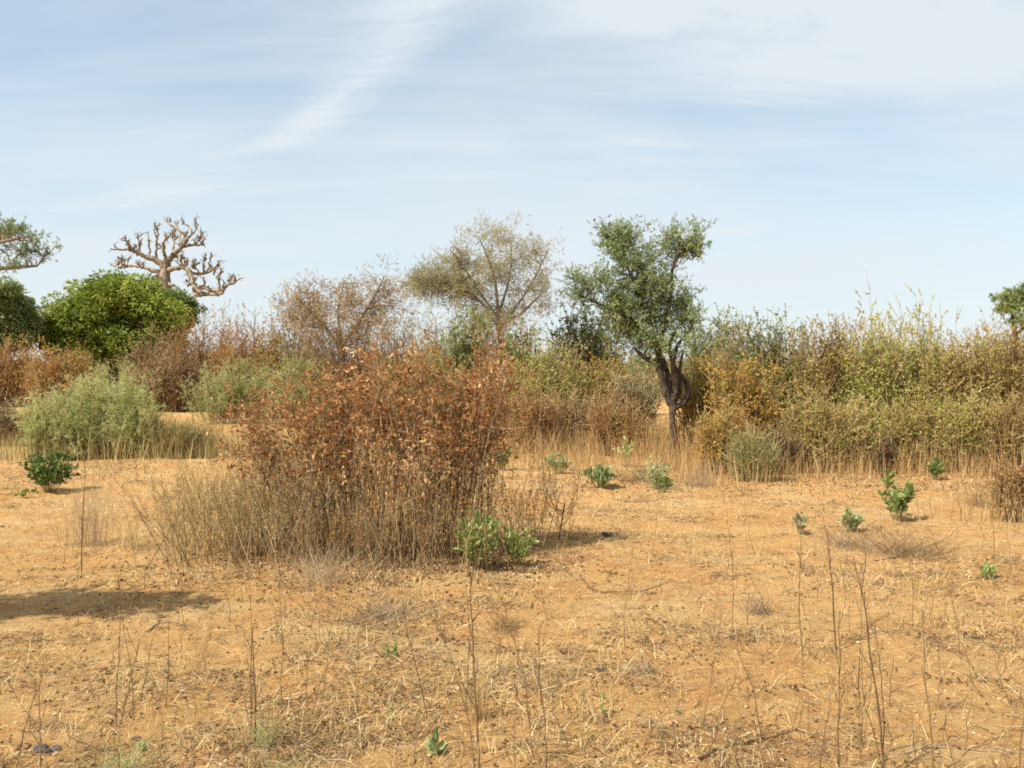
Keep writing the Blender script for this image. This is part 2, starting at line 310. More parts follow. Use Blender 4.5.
# ---------------------------------------------------------------- far trees
def baobab():
    d = 58; s = d / F; Z = 6.827; px0 = 166; X0, Y0 = atd(px0, d)
    root = thing('baobab_tree', X0, Y0, 'leafless baobab with stubby twisted limbs against the sky', 'tree')
    def q(x, y, dep=0): return np.array([(x / Z + 100 - CX) / F * (d + dep) - X0, dep, CH + (HOR - (y / Z + 210)) * (d + dep) / F])
    rootz = -.3
    limbs = [  # zoomed coordinates of the visible skeleton, start width, end width, depth at the tip
        ([(450, 400), (470, 330), (520, 290), (575, 245), (600, 190), (570, 150), (500, 115), (460, 75)], 52, 9, 1.2),
        ([(600, 200), (640, 160), (610, 105), (565, 95)], 18, 7, .6),
        ([(610, 180), (660, 140), (665, 105)], 15, 7, 2), ([(580, 250), (640, 235), (690, 200), (712, 150)], 24, 8, 2),
        ([(620, 240), (670, 240), (715, 240)], 12, 8, 1), ([(560, 160), (545, 200), (540, 240)], 12, 8, -1),
        ([(450, 400), (405, 350), (340, 320), (270, 300), (225, 275), (190, 262), (130, 275), (85, 265)], 46, 9, -1.5),
        ([(225, 275), (205, 230), (160, 205)], 17, 7, -2), ([(275, 300), (280, 250), (255, 190), (290, 165)], 16, 7, -.5),
        ([(340, 320), (345, 260), (330, 160)], 17, 7, .8), ([(390, 340), (385, 270), (400, 200), (392, 125)], 18, 8, -1.2),
        ([(455, 380), (450, 310), (435, 240), (445, 205), (480, 175)], 28, 8, -2), ([(500, 300), (505, 240), (520, 180), (510, 140)], 18, 7, 1.8),
        ([(440, 420), (380, 420), (310, 395), (250, 380), (190, 380), (140, 400), (80, 375)], 32, 9, 2.5),
        ([(290, 395), (300, 365)], 16, 8, 2), ([(190, 380), (195, 345)], 14, 9, 2), ([(145, 395), (152, 330)], 14, 9, 2.6), ([(130, 395), (112, 355)], 12, 9, 2.4),
        ([(450, 410), (520, 400), (575, 385), (615, 410), (625, 455), (640, 520), (690, 560)], 34, 22, -2),
        ([(620, 430), (690, 440), (770, 415), (800, 380), (828, 340)], 24, 8, -2.4), ([(575, 385), (550, 340), (570, 310)], 17, 9, -1),
        ([(595, 390), (600, 350)], 13, 8, -1.4), ([(710, 440), (712, 345)], 15, 8, -2.8), ([(735, 430), (765, 320)], 13, 7, -2), ([(690, 440), (650, 400), (640, 380)], 14, 8, -1.6),
        ([(630, 500), (600, 520)], 20, 10, -2), ([(650, 540), (700, 525), (760, 545), (820, 550), (870, 515), (920, 490), (962, 468)], 40, 9, -3),
        ([(660, 575), (740, 575), (810, 575), (850, 560)], 40, 14, -2.6), ([(710, 530), (712, 460)], 14, 9, -2.6), ([(830, 540), (815, 490), (820, 430)], 14, 8, -3.2),
        ([(890, 500), (900, 455)], 13, 8, -3), ([(780, 440), (790, 400)], 12, 8, -2), ([(470, 500), (500, 520)], 26, 10, -1),
    ]
    g = Geo(); tips = []; nodes = []
    def limb(pts, w0, w1):
        pts = np.array(pts); n = len(pts); kk = n * 4; t = np.linspace(0, n - 1, kk)
        sm = np.stack([np.interp(t, np.arange(n), pts[:, i]) for i in range(3)], -1); o = sm.copy(); o[1:-1] = (sm[:-2] + sm[1:-1] * 1.0 + sm[2:]) / 3; o[2:-2] = (o[:-4] + o[1:-3] + o[2:-2] + o[3:-1] + o[4:]) / 5
        w = np.linspace(w0, w1 * 1.05, kk) * s / Z / 2 * U(.78, 1.2, kk); o[1:] += rng.normal(size=(kk - 1, 3)) * .035; g.tubes(o[None], w[None], 8); return o
    for pts, w0, w1, dep in limbs:
        k = len(pts); m = limb([q(x, y, dep * i / (k - 1)) for i, (x, y) in enumerate(pts)], w0, w1); tips.append(m[-1]); nodes.append(m[len(m) // 3:])
    nodes = np.concatenate(nodes); pick = nodes[rng.choice(len(nodes), 120)]
    for p in pick:                                    # stubby spurs
        L = U(.25, .7); e = p + np.array([U(-.6, .6), U(-.6, .6), U(.1, 1)]) * L; limb([p, (p + e) / 2 + U(-.1, .1, 3), e], 10, 8); tips.append(e)
    tq = np.array(tips); tw_ = np.repeat(tq, 2, 0); e_ = tw_ + unit(runit(len(tw_)) + [0, 0, .5]) * U(.15, .5, (len(tw_), 1)); g.tubes(bez(tw_, (tw_ + e_) / 2 + runit(len(tw_)) * .05, e_, 4, .1), np.array([[.04, .028, .018, .01]]), 4)
    g.build('branches', BAOBARK, root)
    g = Geo(); tz = [(q(435, 560)[0], 0, rootz), (q(438, 640)[0], 0, 2.5), (q(440, 560)[0], 0, 6.0), q(443, 470), q(452, 395)]
    kk = 26; t = np.linspace(0, 4, kk); tz = np.array([list(v) for v in tz]); sm = np.stack([np.interp(t, np.arange(5), tz[:, i]) for i in range(3)], -1)
    w = np.interp(t, np.arange(5), [1.6, 1.15, .75, .42, .27]) * U(.95, 1.06, kk); g.tubes(sm[None], w[None], 14)
    a = np.array([q(385, 560), q(395, 470), q(430, 420)]); g.tubes(np.stack([np.interp(np.linspace(0, 2, 9), [0, 1, 2], a[:, i]) for i in range(3)], -1)[None], np.linspace(.5, .15, 9)[None], 10)
    g.build('trunk', BAOBARK, root)
    tips = np.array(tips); n = 2; p = np.repeat(tips, n, 0) + rng.normal(size=(len(tips) * n, 3)) * .07
    Geo().stamp(*SPRAY, p, runit(len(p)) + [0, 0, .6], U(.12, .24, len(p)), 1., U(0, .7, len(p))).build('leaf_tufts', leafmat('dull_tuft', ev((.10, .10, .05), (.19, .18, .08), (.28, .26, .12))), root)
baobab()

def mango(name, label, px, d, blobs, leafm, nl, size, cat='tree', clump=420, cs=.5, shell=.9):
    s = d / F; X0, Y0 = atd(px, d); root = thing(name, X0, Y0, label, cat)
    bl = np.array(blobs, float); c = np.stack([(bl[:, 0] - px) * s, U(-.3, .3, len(bl)) * bl[:, 2] * s, CH + (HOR - bl[:, 1]) * s], -1); r = np.stack([bl[:, 2] * s, bl[:, 2] * s * .85, bl[:, 3] * s], -1)
    top = c[:, 2].max(); g = Geo(); tr = np.array([[0, 0, -.1], [.1, 0, 1.2], [0, .1, 2.2]]); g.tubes(tr[None], np.array([[.45, .34, .3]]), 10)
    e = c[rng.choice(len(c), 14)] + runit(14) * r.mean() * .5; b = np.tile(tr[-1], (14, 1)); lm = bez(b, (b + e) / 2 + [0, 0, .4], e, 6, .08); g.tubes(lm, np.linspace(.16, .05, 6)[None], 6); g.build('trunk', DARKBARK, root)
    k = rng.choice(len(bl), clump, p=(bl[:, 2] * bl[:, 3]) / (bl[:, 2] * bl[:, 3]).sum()); n = runit(clump); n[:, 2] = np.where(n[:, 2] < -.35, -n[:, 2], n[:, 2])
    cc = c[k] + n * r[k] * U(.6, 1.16, (clump, 1)) * shell; j = rng.choice(clump, nl); u = runit(nl); u[:, 2] *= .75
    p = cc[j] + u * cs * U(.5, 1, clump)[j][:, None] * U(.55, 1, (nl, 1)); D = unit(u + n[j] * .3 - np.array([0, 0, .45]) + runit(nl) * .35)
    A = np.clip(U(0, 1, clump)[j] * .45 + U(0, 1, nl) * .55, 0, 1)
    ni = nl // 3; ki = rng.choice(len(bl), ni); pi = c[ki] + runit(ni) * r[ki] * U(.3, .72, (ni, 1)); 
    g = Geo(); g.stamp(*LEAF, p, D, size * U(.7, 1.3, nl), .42, A); g.stamp(*LEAF, pi, runit(ni), size * 1.6, .6, U(0, .4, ni)); g.build('crown', leafm, root)
    return root
mango('round_tree', 'dense rounded yellow green tree in front of the baobab', 112, 46,
      [(118, 314, 56, 38), (82, 324, 36, 28), (54, 336, 20, 22), (150, 320, 32, 30), (130, 298, 36, 24), (76, 348, 42, 20), (120, 352, 46, 22), (164, 336, 24, 26), (100, 298, 28, 18), (140, 356, 36, 16)], MANGO, 32000, .21, clump=190, cs=.8)
mango('leafy_tree', 'small lighter green crown peeking out right of the rounded tree', 178, 50, [(178, 306, 18, 16), (166, 300, 14, 12), (188, 315, 12, 16)], GREEN, 3800, .22, clump=90, cs=.4)
mango('dark_leafy_tree', 'dark green round crown at the left edge under the spreading tree', -6, 44, [(-6, 316, 34, 32), (6, 300, 24, 20), (20, 324, 14, 22), (-40, 322, 30, 30), (4, 340, 32, 18), (-30, 344, 40, 18)], TREEGR, 20000, .2, clump=150, cs=.6)
grow('spreading_tree', 'tall spreading tree with layered grey green crown entering at left edge', 'tree', -78, d=40, n=150, limbs=[
    ([(-78, 408), (-76, 350), (-80, 310), (-70, 285)], [16, 11, 9]), ([(-74, 300), (-50, 282), (-20, 272), (8, 268), (38, 266)], [8, 2.5], 10),
    ([(-70, 285), (-40, 258), (-15, 246), (12, 240), (30, 236)], [7, 2], -15), ([(-70, 290), (-90, 255), (-120, 240)], [7, 2], 20), ([(-72, 288), (-68, 250), (-60, 225)], [6, 2], 30)],
    blobs=[(12, 238, 34, 12, 2.2), (32, 246, 20, 7, 1.2), (6, 224, 18, 7, 1), (-10, 232, 26, 14, 1.5), (28, 267, 22, 3, .5), (-60, 222, 50, 16, 2), (-120, 238, 50, 18, 2)], barkm=GREYBARK,
    leafm=leafmat('muted_green_leaf', ev((.14, .20, .08), (.24, .32, .13), (.38, .46, .22))), leaf=(5, .17), shape=SPRAY, tw=(5, .25, .6, .4, 1), stemr=.022, depth=.8)  # the crown's own muted grey green leaf colour
grow('pale_acacia_tree', 'pale half bare acacia with fan of fine twigs behind the bushes', 'tree', 500, d=30, n=260, limbs=[
    ([(500, 418), (501, 365), (500, 340), (498, 318)], [6, 4.5, 3.6]), ([(500, 330), (485, 305), (465, 290), (440, 282), (418, 280)], [3.5, 1], 20), ([(498, 320), (497, 290), (490, 262), (480, 240)], [3.5, .9], -10),
    ([(500, 330), (515, 308), (528, 290), (540, 268), (548, 250)], [3.4, .8], 10), ([(500, 325), (520, 315), (535, 300), (548, 288)], [4, 1], -25), ([(498, 318), (478, 290), (462, 265), (450, 250)], [3, .9], -30), ([(499, 315), (508, 285), (512, 260), (510, 238)], [3, .9], 30)],
    blobs=[(470, 278, 52, 24, 2.2), (440, 284, 38, 14, 1.8), (488, 254, 42, 22, 1.6), (528, 268, 28, 36, .6), (418, 288, 16, 8, .6), (500, 236, 40, 12, .4), (470, 305, 56, 20, 1.2), (455, 262, 24, 10, .5), (540, 300, 22, 20, .5), (490, 325, 50, 16, .9)], barkm=GREYBARK, twigm=leafmat('pale_olive_twig', ev((.17, .14, .09), (.30, .25, .16), (.42, .37, .25)), 0, .8),
    leafm=PALETAN, leaf=(7, .05), lw=.6, tw=(7, .3, .8, .35, 1), tw2=(4, .15, .4), stemr=.011, jit=.07, up=.1, attr0=.1, twr=.42, surf=.2)
grow('thin_tree', 'low straggly tree with thin pinkish brown crown left of the pale acacia', 'tree', 345, d=27, n=170, limbs=[
    ([(345, 422), (344, 380), (342, 350), (338, 330)], [8, 6, 5]), ([(342, 350), (325, 325), (305, 305), (292, 295)], [4, 1], 15), ([(343, 345), (360, 320), (375, 295), (385, 275)], [4, 1], -15), ([(340, 335), (338, 305), (345, 280)], [3.5, 1], 5)],
    blobs=[(335, 304, 48, 20, 1.6), (303, 312, 26, 18, 1.4), (372, 296, 30, 22, .7), (345, 328, 58, 20, 2.4), (398, 312, 28, 26, 1.2), (330, 284, 38, 12, .4), (384, 274, 22, 14, .25)], barkm=GREYBARK, leafm=PINKBR, leaf=(4, .055), tw=(6, .25, .65, .35, 1), tw2=(3, .12, .35), stemr=.011, jit=.09, up=.1, surf=.2)
grow('leafy_tree', 'distant green tree top above the thicket at the right edge', 'tree', 1020, d=42, n=60, limbs=[([(1020, 405), (1019, 360), (1014, 330), (1012, 310)], [9, 5, 3]), ([(1016, 335), (1035, 315), (1045, 300)], [4, 1])],
    blobs=[(1010, 298, 13, 8, 1.2), (1018, 314, 18, 12, 1.5), (1045, 305, 22, 18, 1.5), (998, 308, 7, 4, .5), (1022, 292, 8, 5, .6)], leafm=TREEGR, leaf=(9, .22), shape=SPRAY, tw=(6, .15, .4, .5, 1), stemr=.03, surf=.2)

# ---------------------------------------------------------------- the small green tree
grow('small_tree', 'green leafy tree with dark twisted forked trunk right of centre', 'tree', 673, base=460, n=215, limbs=[
    ([(673, 466), (674, 440), (673, 420), (672, 400)], [6.5, 6, 6, 8]), ([(673, 408), (666, 392), (662, 375), (656, 362), (644, 356), (636, 350)], [8, 7, 5, 2.5], -8),
    ([(662, 378), (657, 350), (652, 325), (640, 300), (630, 275), (622, 248)], [6, 4.5, 3, 1.2], 6), ([(658, 352), (664, 318), (672, 290), (671, 268), (680, 248), (694, 236)], [5.5, 4, 3, 1.2], -10),
    ([(674, 408), (684, 402), (690, 392), (684, 378), (674, 366), (668, 345), (678, 325), (692, 305)], [6, 5, 4, 1.6], 14), ([(672, 402), (677, 385), (672, 368), (676, 345), (690, 330)], [7, 5, 1.5], -14),
    ([(668, 398), (670, 380), (664, 362), (650, 335), (615, 310), (580, 295)], [6, 5, 1.5], 12), ([(673, 405), (681, 390), (679, 372), (683, 350)], [5, 4, 2], 3)],
    blobs=[(636, 278, 38, 28, 2), (618, 244, 20, 16, 1), (606, 234, 14, 12, .35), (676, 250, 18, 15, .9), (696, 246, 11, 13, .5), (680, 230, 8, 8, .2), (578, 288, 15, 16, .5), (598, 282, 16, 14, .4), (632, 312, 38, 26, 2), (690, 312, 15, 26, .8), (664, 338, 34, 20, 1.3), (652, 266, 22, 14, .6), (618, 330, 24, 20, .8), (636, 226, 10, 9, .2), (664, 356, 28, 14, .8), (640, 345, 22, 18, .7), (662, 300, 24, 22, .8)],
    leafm=TREEGR, leaf=(7, .05), lw=.5, tw=(7, .12, .38, .35, 1), tw2=(3, .08, .24), stemr=.010, twigm=leafmat('dark_twig', ev((.05, .04, .03), (.12, .09, .07)), 0, .85), jit=.12, surf=.25, droop=.15, patchsc=.5, mix=.4, depth=.9)

# ---------------------------------------------------------------- the large rust bush (main subject)
grow('rust_bush', 'large dry bush covered in curled rust orange leaves on many thin stems', 'bush', 375, base=553, n=540, rb=.22, basefrom=.74,
     blobs=[(375, 405, 100, 52, 3), (290, 425, 58, 34, 1.5), (240, 432, 30, 20, 1.0), (455, 405, 48, 44, 1.6), (365, 374, 50, 26, 1.3), (486, 394, 24, 40, 1.1), (310, 394, 45, 18, .8), (385, 470, 110, 60, 2.0), (300, 480, 60, 45, .8), (440, 480, 70, 60, 1.1), (400, 360, 26, 12, .4), (500, 368, 13, 18, .4), (262, 406, 28, 16, .7), (440, 364, 22, 10, .25)],
     leafm=RUST, leaf=(4, .036), lw=.58, lt0=.4, lv=(.4, 1.6), shape=CURL, twigm=TWIGRED, tw=(5, .1, .32, .35, 1), tw2=(2, .05, .16), stemr=.0042, low=.6, droop=.35, patchsc=.16, mix=.6, depth=.62, surf=.1, twigname='stems', twr=.5, jit=.11, sides=4)
#@@B
def shrub(label, px, top, hw, leafm, base=None, d=None, n=150, lf=(5, .05), ls=.8, tw=(6, .15, .45, .3, 1), twigm=TWIG, shape=LEAF, name='shrub', group=None, low=.14, skirt=None, jagged=True, **k):
    if d is None: d = CH * F / (base - HOR)
    b = HOR + CH * F / d; h = b - top; q = []
    for i in range(7):                                # uneven outline: several lobes of different height
        x = px + hw * (-.75 + 1.5 * i / 6); t = top - h * .13 + h * (U(0, .18) + .16 * (abs(i - 3) / 3) ** 2)
        q.append((x, t + (b - t) * .30, hw * U(.26, .42), (b - t) * .30, 1.1))
    q += [(px - hw * .5, b - h * .36, hw * .5, h * .32, 1.5), (px + hw * .5, b - h * .36, hw * .5, h * .32, 1.5), (px, b - h * .5, hw * .6, h * .36, 1.6)]
    return grow(name, label, 'bush', px, d=d, blobs=q, n=int(n * 1.35), leafm=leafm, leaf=lf, lw=ls, tw=tw, twigm=twigm, shape=shape, rb=hw * .25 * d / F, basefrom=.6, low=low, skirt=skirt, group=group,
                **{**dict(stemr=.006 * (1 + d / 25), depth=.8, surf=.25, twr=.5), **k})
FG = 'bushes of the thicket behind the clearing'
# far brown thicket, left
shrub('reddish brown thicket bush at the left edge below the dark green crown', 12, 340, 42, REDBR, d=40, n=150, lf=(6, .09), tw=(6, .3, .8, .3, 1))
shrub('reddish brown thicket bush with orange tint under the rounded tree', 62, 344, 38, REDBR, d=38, n=150, lf=(6, .09), tw=(6, .3, .8, .3, 1), attr0=.2)
shrub('reddish brown far bush cut off by the left edge', -40, 350, 36, REDBR, d=39, n=90, lf=(5, .09), tw=(6, .3, .8, .3, 1))
shrub('tall russet bush right of the rounded tree', 205, 308, 46, REDBR, d=36, n=190, lf=(6, .07), tw=(6, .25, .8, .3, 1), attr1=.75)
shrub('pinkish brown twiggy bush below the lighter green crown', 165, 330, 44, PINKBR, d=37, n=210, lf=(5, .07), tw=(7, .25, .8, .3, 1), attr1=.7)
shrub('russet brown bush sloping down right of the tall russet one', 252, 316, 40, REDBR, d=33, n=170, lf=(6, .07), tw=(6, .25, .7, .3, 1), attr1=.8)
shrub('round brown bush with dark base standing alone behind the pale green shrubs', 170, 350, 37, leafmat('dull_brown_leaf', ev((.18, .11, .06), (.30, .19, .09), (.42, .30, .15), (.50, .42, .22))), base=412, n=230, lf=(6, .07), tw=(7, .2, .55, .3, 1), low=.15)
shrub('mustard olive bush under the low straggly tree', 290, 296, 36, leafmat('mustard_leaf', ev((.28, .19, .04), (.44, .32, .07), (.55, .43, .11), (.44, .40, .12))), d=28, n=190, lf=(7, .055), tw=(6, .2, .6, .3, 1))
shrub('grey brown twiggy bush at the foot of the low straggly tree', 345, 302, 46, PINKBR, d=26, n=230, lf=(5, .045), tw=(7, .2, .6, .3, 1), attr1=.6)
shrub('olive brown bush filling the gap left of the pale acacia', 402, 304, 38, leafmat('faded_olive_leaf', ev((.24, .19, .08), (.38, .32, .13), (.50, .42, .19), (.62, .54, .32))), d=25, n=190, lf=(5, .045), tw=(7, .2, .6, .3, 1))
shrub('brown twiggy bush in front of the pale acacia trunk', 450, 312, 44, PINKBR, d=24, n=200, lf=(5, .045), tw=(7, .2, .6, .3, 1), attr1=.8)
shrub('vivid green leafy bush at the foot of the pale acacia', 468, 297, 24, BRIGHT, d=22.5, n=90, lf=(10, .065), tw=(6, .15, .4, .4, 1), low=.1)
shrub('small vivid green bush right of the pale acacia trunk', 518, 318, 20, BRIGHT, d=22, n=60, lf=(9, .075), tw=(6, .15, .4, .4, 1), low=.1)
shrub('dark green rounded bush left of the small forked tree', 586, 296, 36, DKGREEN, d=31, n=200, lf=(9, .08), tw=(7, .2, .6, .4, 1), low=.05)
shrub('dark green far bush right of the small forked tree', 718, 306, 34, TREEGR, d=30, n=180, lf=(8, .08), tw=(7, .2, .6, .4, 1), low=.05)
shrub('brown and olive twiggy bush hiding the lower trunk of the pale acacia', 505, 308, 36, REDBR, d=22.3, n=150, lf=(6, .045), tw=(7, .15, .45, .35, 1), attr0=.2)
shrub('straw brown bush between the pale acacia and the dark green rounded bush', 552, 332, 34, PALETAN, d=23, n=150, lf=(6, .045), tw=(7, .15, .45, .35, 1))
# middle distance
shrub('pale green feathery shrub left of the large rust bush', 232, 355, 42, PALEGR, base=424, n=150, lf=(10, .07), ls=.6, tw=(7, .15, .5, .3, 1), shape=SPRAYN, low=.1)
shrub('pale green shrub showing just above the left side of the rust bush', 300, 352, 34, PALEGR, base=428, n=110, lf=(10, .07), ls=.6, tw=(7, .15, .5, .3, 1), shape=SPRAYN, low=.1)
shrub('tall feathery grey green shrub on the left', 115, 362, 46, PALEGR, base=458, n=120, lf=(11, .055), ls=.7, tw=(8, .12, .4, .3, 1), shape=SPRAYN, twigm=STRAWGR, low=.1, skirt=(260, .7, 2.2, STRAWGR))
shrub('feathery grey green shrub directly behind the dark little bush', 58, 388, 38, PALEGR, base=460, n=110, lf=(10, .05), ls=.7, tw=(8, .12, .35, .3, 1), shape=SPRAYN, twigm=STRAWGR, low=.1, attr0=.2, skirt=(200, .6, 1.8, STRAWGR))
shrub('low grey green shrub with straw showing through beside the feathery tall one', 170, 418, 48, STRAWGR, base=458, n=170, lf=(5, .036), ls=.3, tw=(8, .1, .3, .3, 1), shape=SPRAYN, twigm=STRAWGR, low=.1, skirt=(300, .55, 2., STRAW))
shrub('grey brown scrubby bush cut by the left edge of the clearing', 2, 402, 30, leafmat('drab_leaf', ev((.20, .15, .09), (.34, .27, .15), (.45, .40, .22))), base=447, n=120, lf=(6, .04), ls=.5, tw=(7, .12, .4, .3, 1), low=.1)
# central thicket, behind the rust bush and left of the tree
shrub('yellow green bush with golden leaves just right of the rust bush top', 545, 345, 40, YGREEN, d=19, n=210, lf=(6, .042), tw=(6, .12, .4, .35, 1), skirt=(300, .9, 2.2, STRAWRED), attr1=.8)
shrub('golden olive bush left of the small forked tree', 600, 348, 40, GOLD, d=19.6, n=220, lf=(6, .042), tw=(6, .12, .4, .35, 1), skirt=(300, .9, 2.2, STRAWRED), attr0=.1)
shrub('greyish straw coloured bush touching the forked trunk on its left', 632, 362, 26, PALETAN, d=18.2, n=130, lf=(5, .036), tw=(7, .12, .35, .35, 1), skirt=(200, .7, 1.5, STRAWRED))
shrub('muted brown bush behind the right end of the rust bush', 505, 345, 40, REDBR, d=21, n=180, lf=(6, .045), tw=(7, .15, .4, .35, 1), skirt=(160, .9, 2, STRAWRED))
shrub('olive bush hidden mostly behind the rust bush crown', 425, 340, 46, OLIVE, d=21.5, n=190, lf=(6, .042), tw=(7, .15, .4, .35, 1))
# the hedge like thicket on the right
shrub('orange golden leaved bush directly right of the forked trunk', 712, 345, 38, GOLD, d=16.5, n=230, lf=(9, .039), tw=(6, .1, .36, .35, 1), skirt=(330, .8, 2., STRAWRED))
shrub('dark green leafy bush in the left part of the right thicket', 776, 306, 42, GREEN, d=15.5, n=260, lf=(10, .039), tw=(7, .1, .36, .35, 1), attr0=.1, skirt=(330, .9, 2., STRAWRED), mix=.6)
shrub('low golden bush in front of the dark green leafy one', 745, 352, 36, GOLD, d=14.4, n=200, lf=(9, .036), tw=(6, .1, .32, .35, 1), skirt=(300, .8, 1.6, STRAWRED), attr1=.8)
shrub('tall bush of drab brown leaves with dark tangled middle', 828, 312, 40, BRUSTMIX := leafmat('brown_olive_leaf', ev((.14, .08, .03), (.34, .20, .08), (.44, .36, .10), (.56, .47, .16), (.72, .58, .29))), d=14.6, n=300, lf=(9, .037), tw=(7, .1, .36, .35, 1), skirt=(260, .75, 1.8, STRAWRED), mix=.6)
shrub('yellow green bush in the middle of the right thicket', 878, 320, 38, YGREEN, d=14.2, n=260, lf=(10, .037), tw=(6, .1, .36, .35, 1), skirt=(260, .75, 1.8, STRAWRED))
shrub('tallest pale yellow green bush with a pointed top in the right thicket', 915, 306, 34, YGREEN, d=15, n=240, lf=(10, .037), tw=(6, .1, .36, .35, 1), attr0=.25, skirt=(260, .75, 1.8, STRAWRED))
shrub('olive gold bush right of the pointed pale bush', 958, 324, 38, OLIVE, d=14, n=260, lf=(9, .037), tw=(6, .1, .36, .35, 1), skirt=(260, .75, 1.8, STRAWRED), attr0=.2)
shrub('russet twiggy bush with sparse leaves near the right edge', 1004, 322, 36, BRUSTMIX, d=14.4, n=240, lf=(8, .037), tw=(7, .1, .4, .35, 1), twigm=TWIGRED, skirt=(260, .75, 1.8, STRAWRED), attr0=.1)
shrub('olive thicket bush cut off by the right edge', 1052, 328, 40, OLIVE, d=14.8, n=160, lf=(9, .037), tw=(6, .1, .36, .35, 1), skirt=(300, .9, 1.8, STRAWRED))
shrub('tall back row bush seen over the right thicket with thin pale shoots', 860, 318, 50, PALETAN, d=18, n=170, lf=(5, .045), tw=(7, .12, .5, .3, 1))
shrub('tall back row bush with reddish seed heads behind the russet one', 985, 325, 46, REDBR, d=18.5, n=160, lf=(5, .045), tw=(7, .12, .5, .3, 1))
shrub('back row tan bush between the small tree and the right thicket', 745, 322, 40, PALETAN, d=19, n=160, lf=(5, .045), tw=(7, .12, .45, .3, 1))
shrub('grey green wiry low bush at the foot of the right thicket', 752, 424, 26, GREYGR, base=482, n=70, lf=(6, .028), ls=.5, skirt=(260, .5, 1.3, STRAWRED), tw=(8, .08, .25, .35, 1), shape=SPRAYN, twigm=STRAWGR, low=.05)
shrub('dark foliage filling in for the shaded gap beside the grey green wiry bush', 779, 424, 18, leafmat('gap_shade_leaf', ev((.06, .04, .03), (.13, .085, .055), (.24, .16, .1))), base=476, n=50, lf=(4, .03), tw=(7, .06, .2, .3, 1), low=.05)  # shade of a gap in the thicket, put in as dark coloured foliage
shrub('small dark foliage filling in for the shaded gap at the foot of the yellow green bush', 884, 436, 9, leafmat('gap_shade_leaf', ev((.05, .03, .03), (.12, .07, .055), (.22, .14, .1))), base=476, n=34, lf=(4, .03), tw=(6, .06, .18, .3, 1), low=.05)  # another dark gap between bushes, its shade painted as dark leaves
shrub('brown scrub bush rising from the ground at the right edge', 1022, 462, 30, REDBR, base=520, n=60, lf=(3, .026), tw=(8, .08, .25, .35, 1), low=.05, twigm=TWIGRED, skirt=(200, .5, .9, STRAWRED))
# low front row of the thicket
for px, top, hw, b, m, lab in [(724, 405, 28, 474, GOLD, 'low golden bush at the very foot of the thicket right of the forked trunk'), (815, 384, 34, 473, OLIVE, 'low olive bush in the front row below the drab brown one'), (855, 396, 32, 472, YGREEN, 'low yellowish bush in the front row left of the small shaded gap fill'),
    (915, 392, 34, 472, OLIVE, 'low olive bush in the front row right of the small shaded gap fill'), (962, 390, 32, 473, YGREEN, 'low yellow green bush in the front row below the olive gold one'), (1012, 388, 34, 474, BRUSTMIX, 'low russet brown bush in the front row at the right edge'),
    (528, 384, 32, 455, REDBR, 'low russet bush behind the right flank of the rust bush'), (572, 386, 34, 452, PINKBR, 'low brown bush in the straw below the golden olive one'), (616, 392, 30, 456, REDBR, 'low reddish twiggy bush left of the forked trunk foot')]:
    shrub(lab, px, top, hw, m, base=b, n=120, lf=(6, .034), ls=.6, tw=(7, .1, .3, .35, 1), twigm=leafmat('golden_twig', ev((.22, .13, .06), (.36, .23, .11), (.50, .36, .19)), 0, .8), low=.1, skirt=(260, .6, 1.2, STRAWRED))
# skirts of the rust bush
def wands(label, px, base, top, hw, n, mat, leafm, lf, name='wand_shrub', dep=.35, tw=(5, .06, .2, .25, 1), sz=.016, r=.0027, lean=.3):
    d = CH * F / (base - HOR); s = d / F; X0, Y0 = atd(px, d); root = thing(name, X0, Y0, label, 'bush')
    x = U(-1, 1, n) * hw * s; y = rng.normal(size=n) * dep; z0 = ground_h(X0 + x, Y0 + y) - root.location.z - .01; H = (base - top) * s * U(.5, 1., n) * (1 - .35 * (x / (hw * s)) ** 2)
    B = np.stack([x, y, z0], -1); E = B + np.stack([rng.normal(size=n) * lean * H + x * .12, rng.normal(size=n) * lean * H, H], -1)
    P = bez(B, B * .5 + E * .5 + rng.normal(size=B.shape) * .02, E, 6, .05); g = Geo(); g.tubes(P, r * U(.6, 1.3, (n, 1)) * np.linspace(1, .35, 6)[None], 3)
    T = kids(P, *([tw[0], tw[3], tw[4], tw[1], tw[2], .5, .5])); g.tubes(T, r * .45 * np.linspace(1, .5, 4)[None], 3); g.build('stems', mat, root)
    p, D = leafpos(T, lf, .3, 1.); Geo().stamp(*LEAF, p, D, sz * U(.6, 1.4, len(p)), .5).build('leaves', leafm, root); return root
wands('greenish tan wispy shrub spreading at the left foot of the rust bush', 212, 552, 452, 44, 230, leafmat('tan_stem', ev((.14, .09, .04), (.24, .155, .065), (.36, .25, .11), (.48, .37, .19)), 0, .8), STRAWGR, 4)
wands('brownish wispy shrub between the tan wispy shrub and the rust bush stems', 278, 556, 452, 46, 240, TWIGRED, STRAWGR, 4)
wands('low tangle of dead stems along the front foot of the rust bush', 400, 560, 488, 96, 300, TWIGRED, REDBR, 2, sz=.02)
wands('reddish dry shoots at the right end of the rust bush', 512, 546, 450, 26, 60, TWIGRED, REDBR, 3, sz=.024)
wands('thin greyish shoots right of the leafy green sprout', 548, 543, 450, 26, 14, TWIG, REDBR, 2, sz=.02, dep=.2)
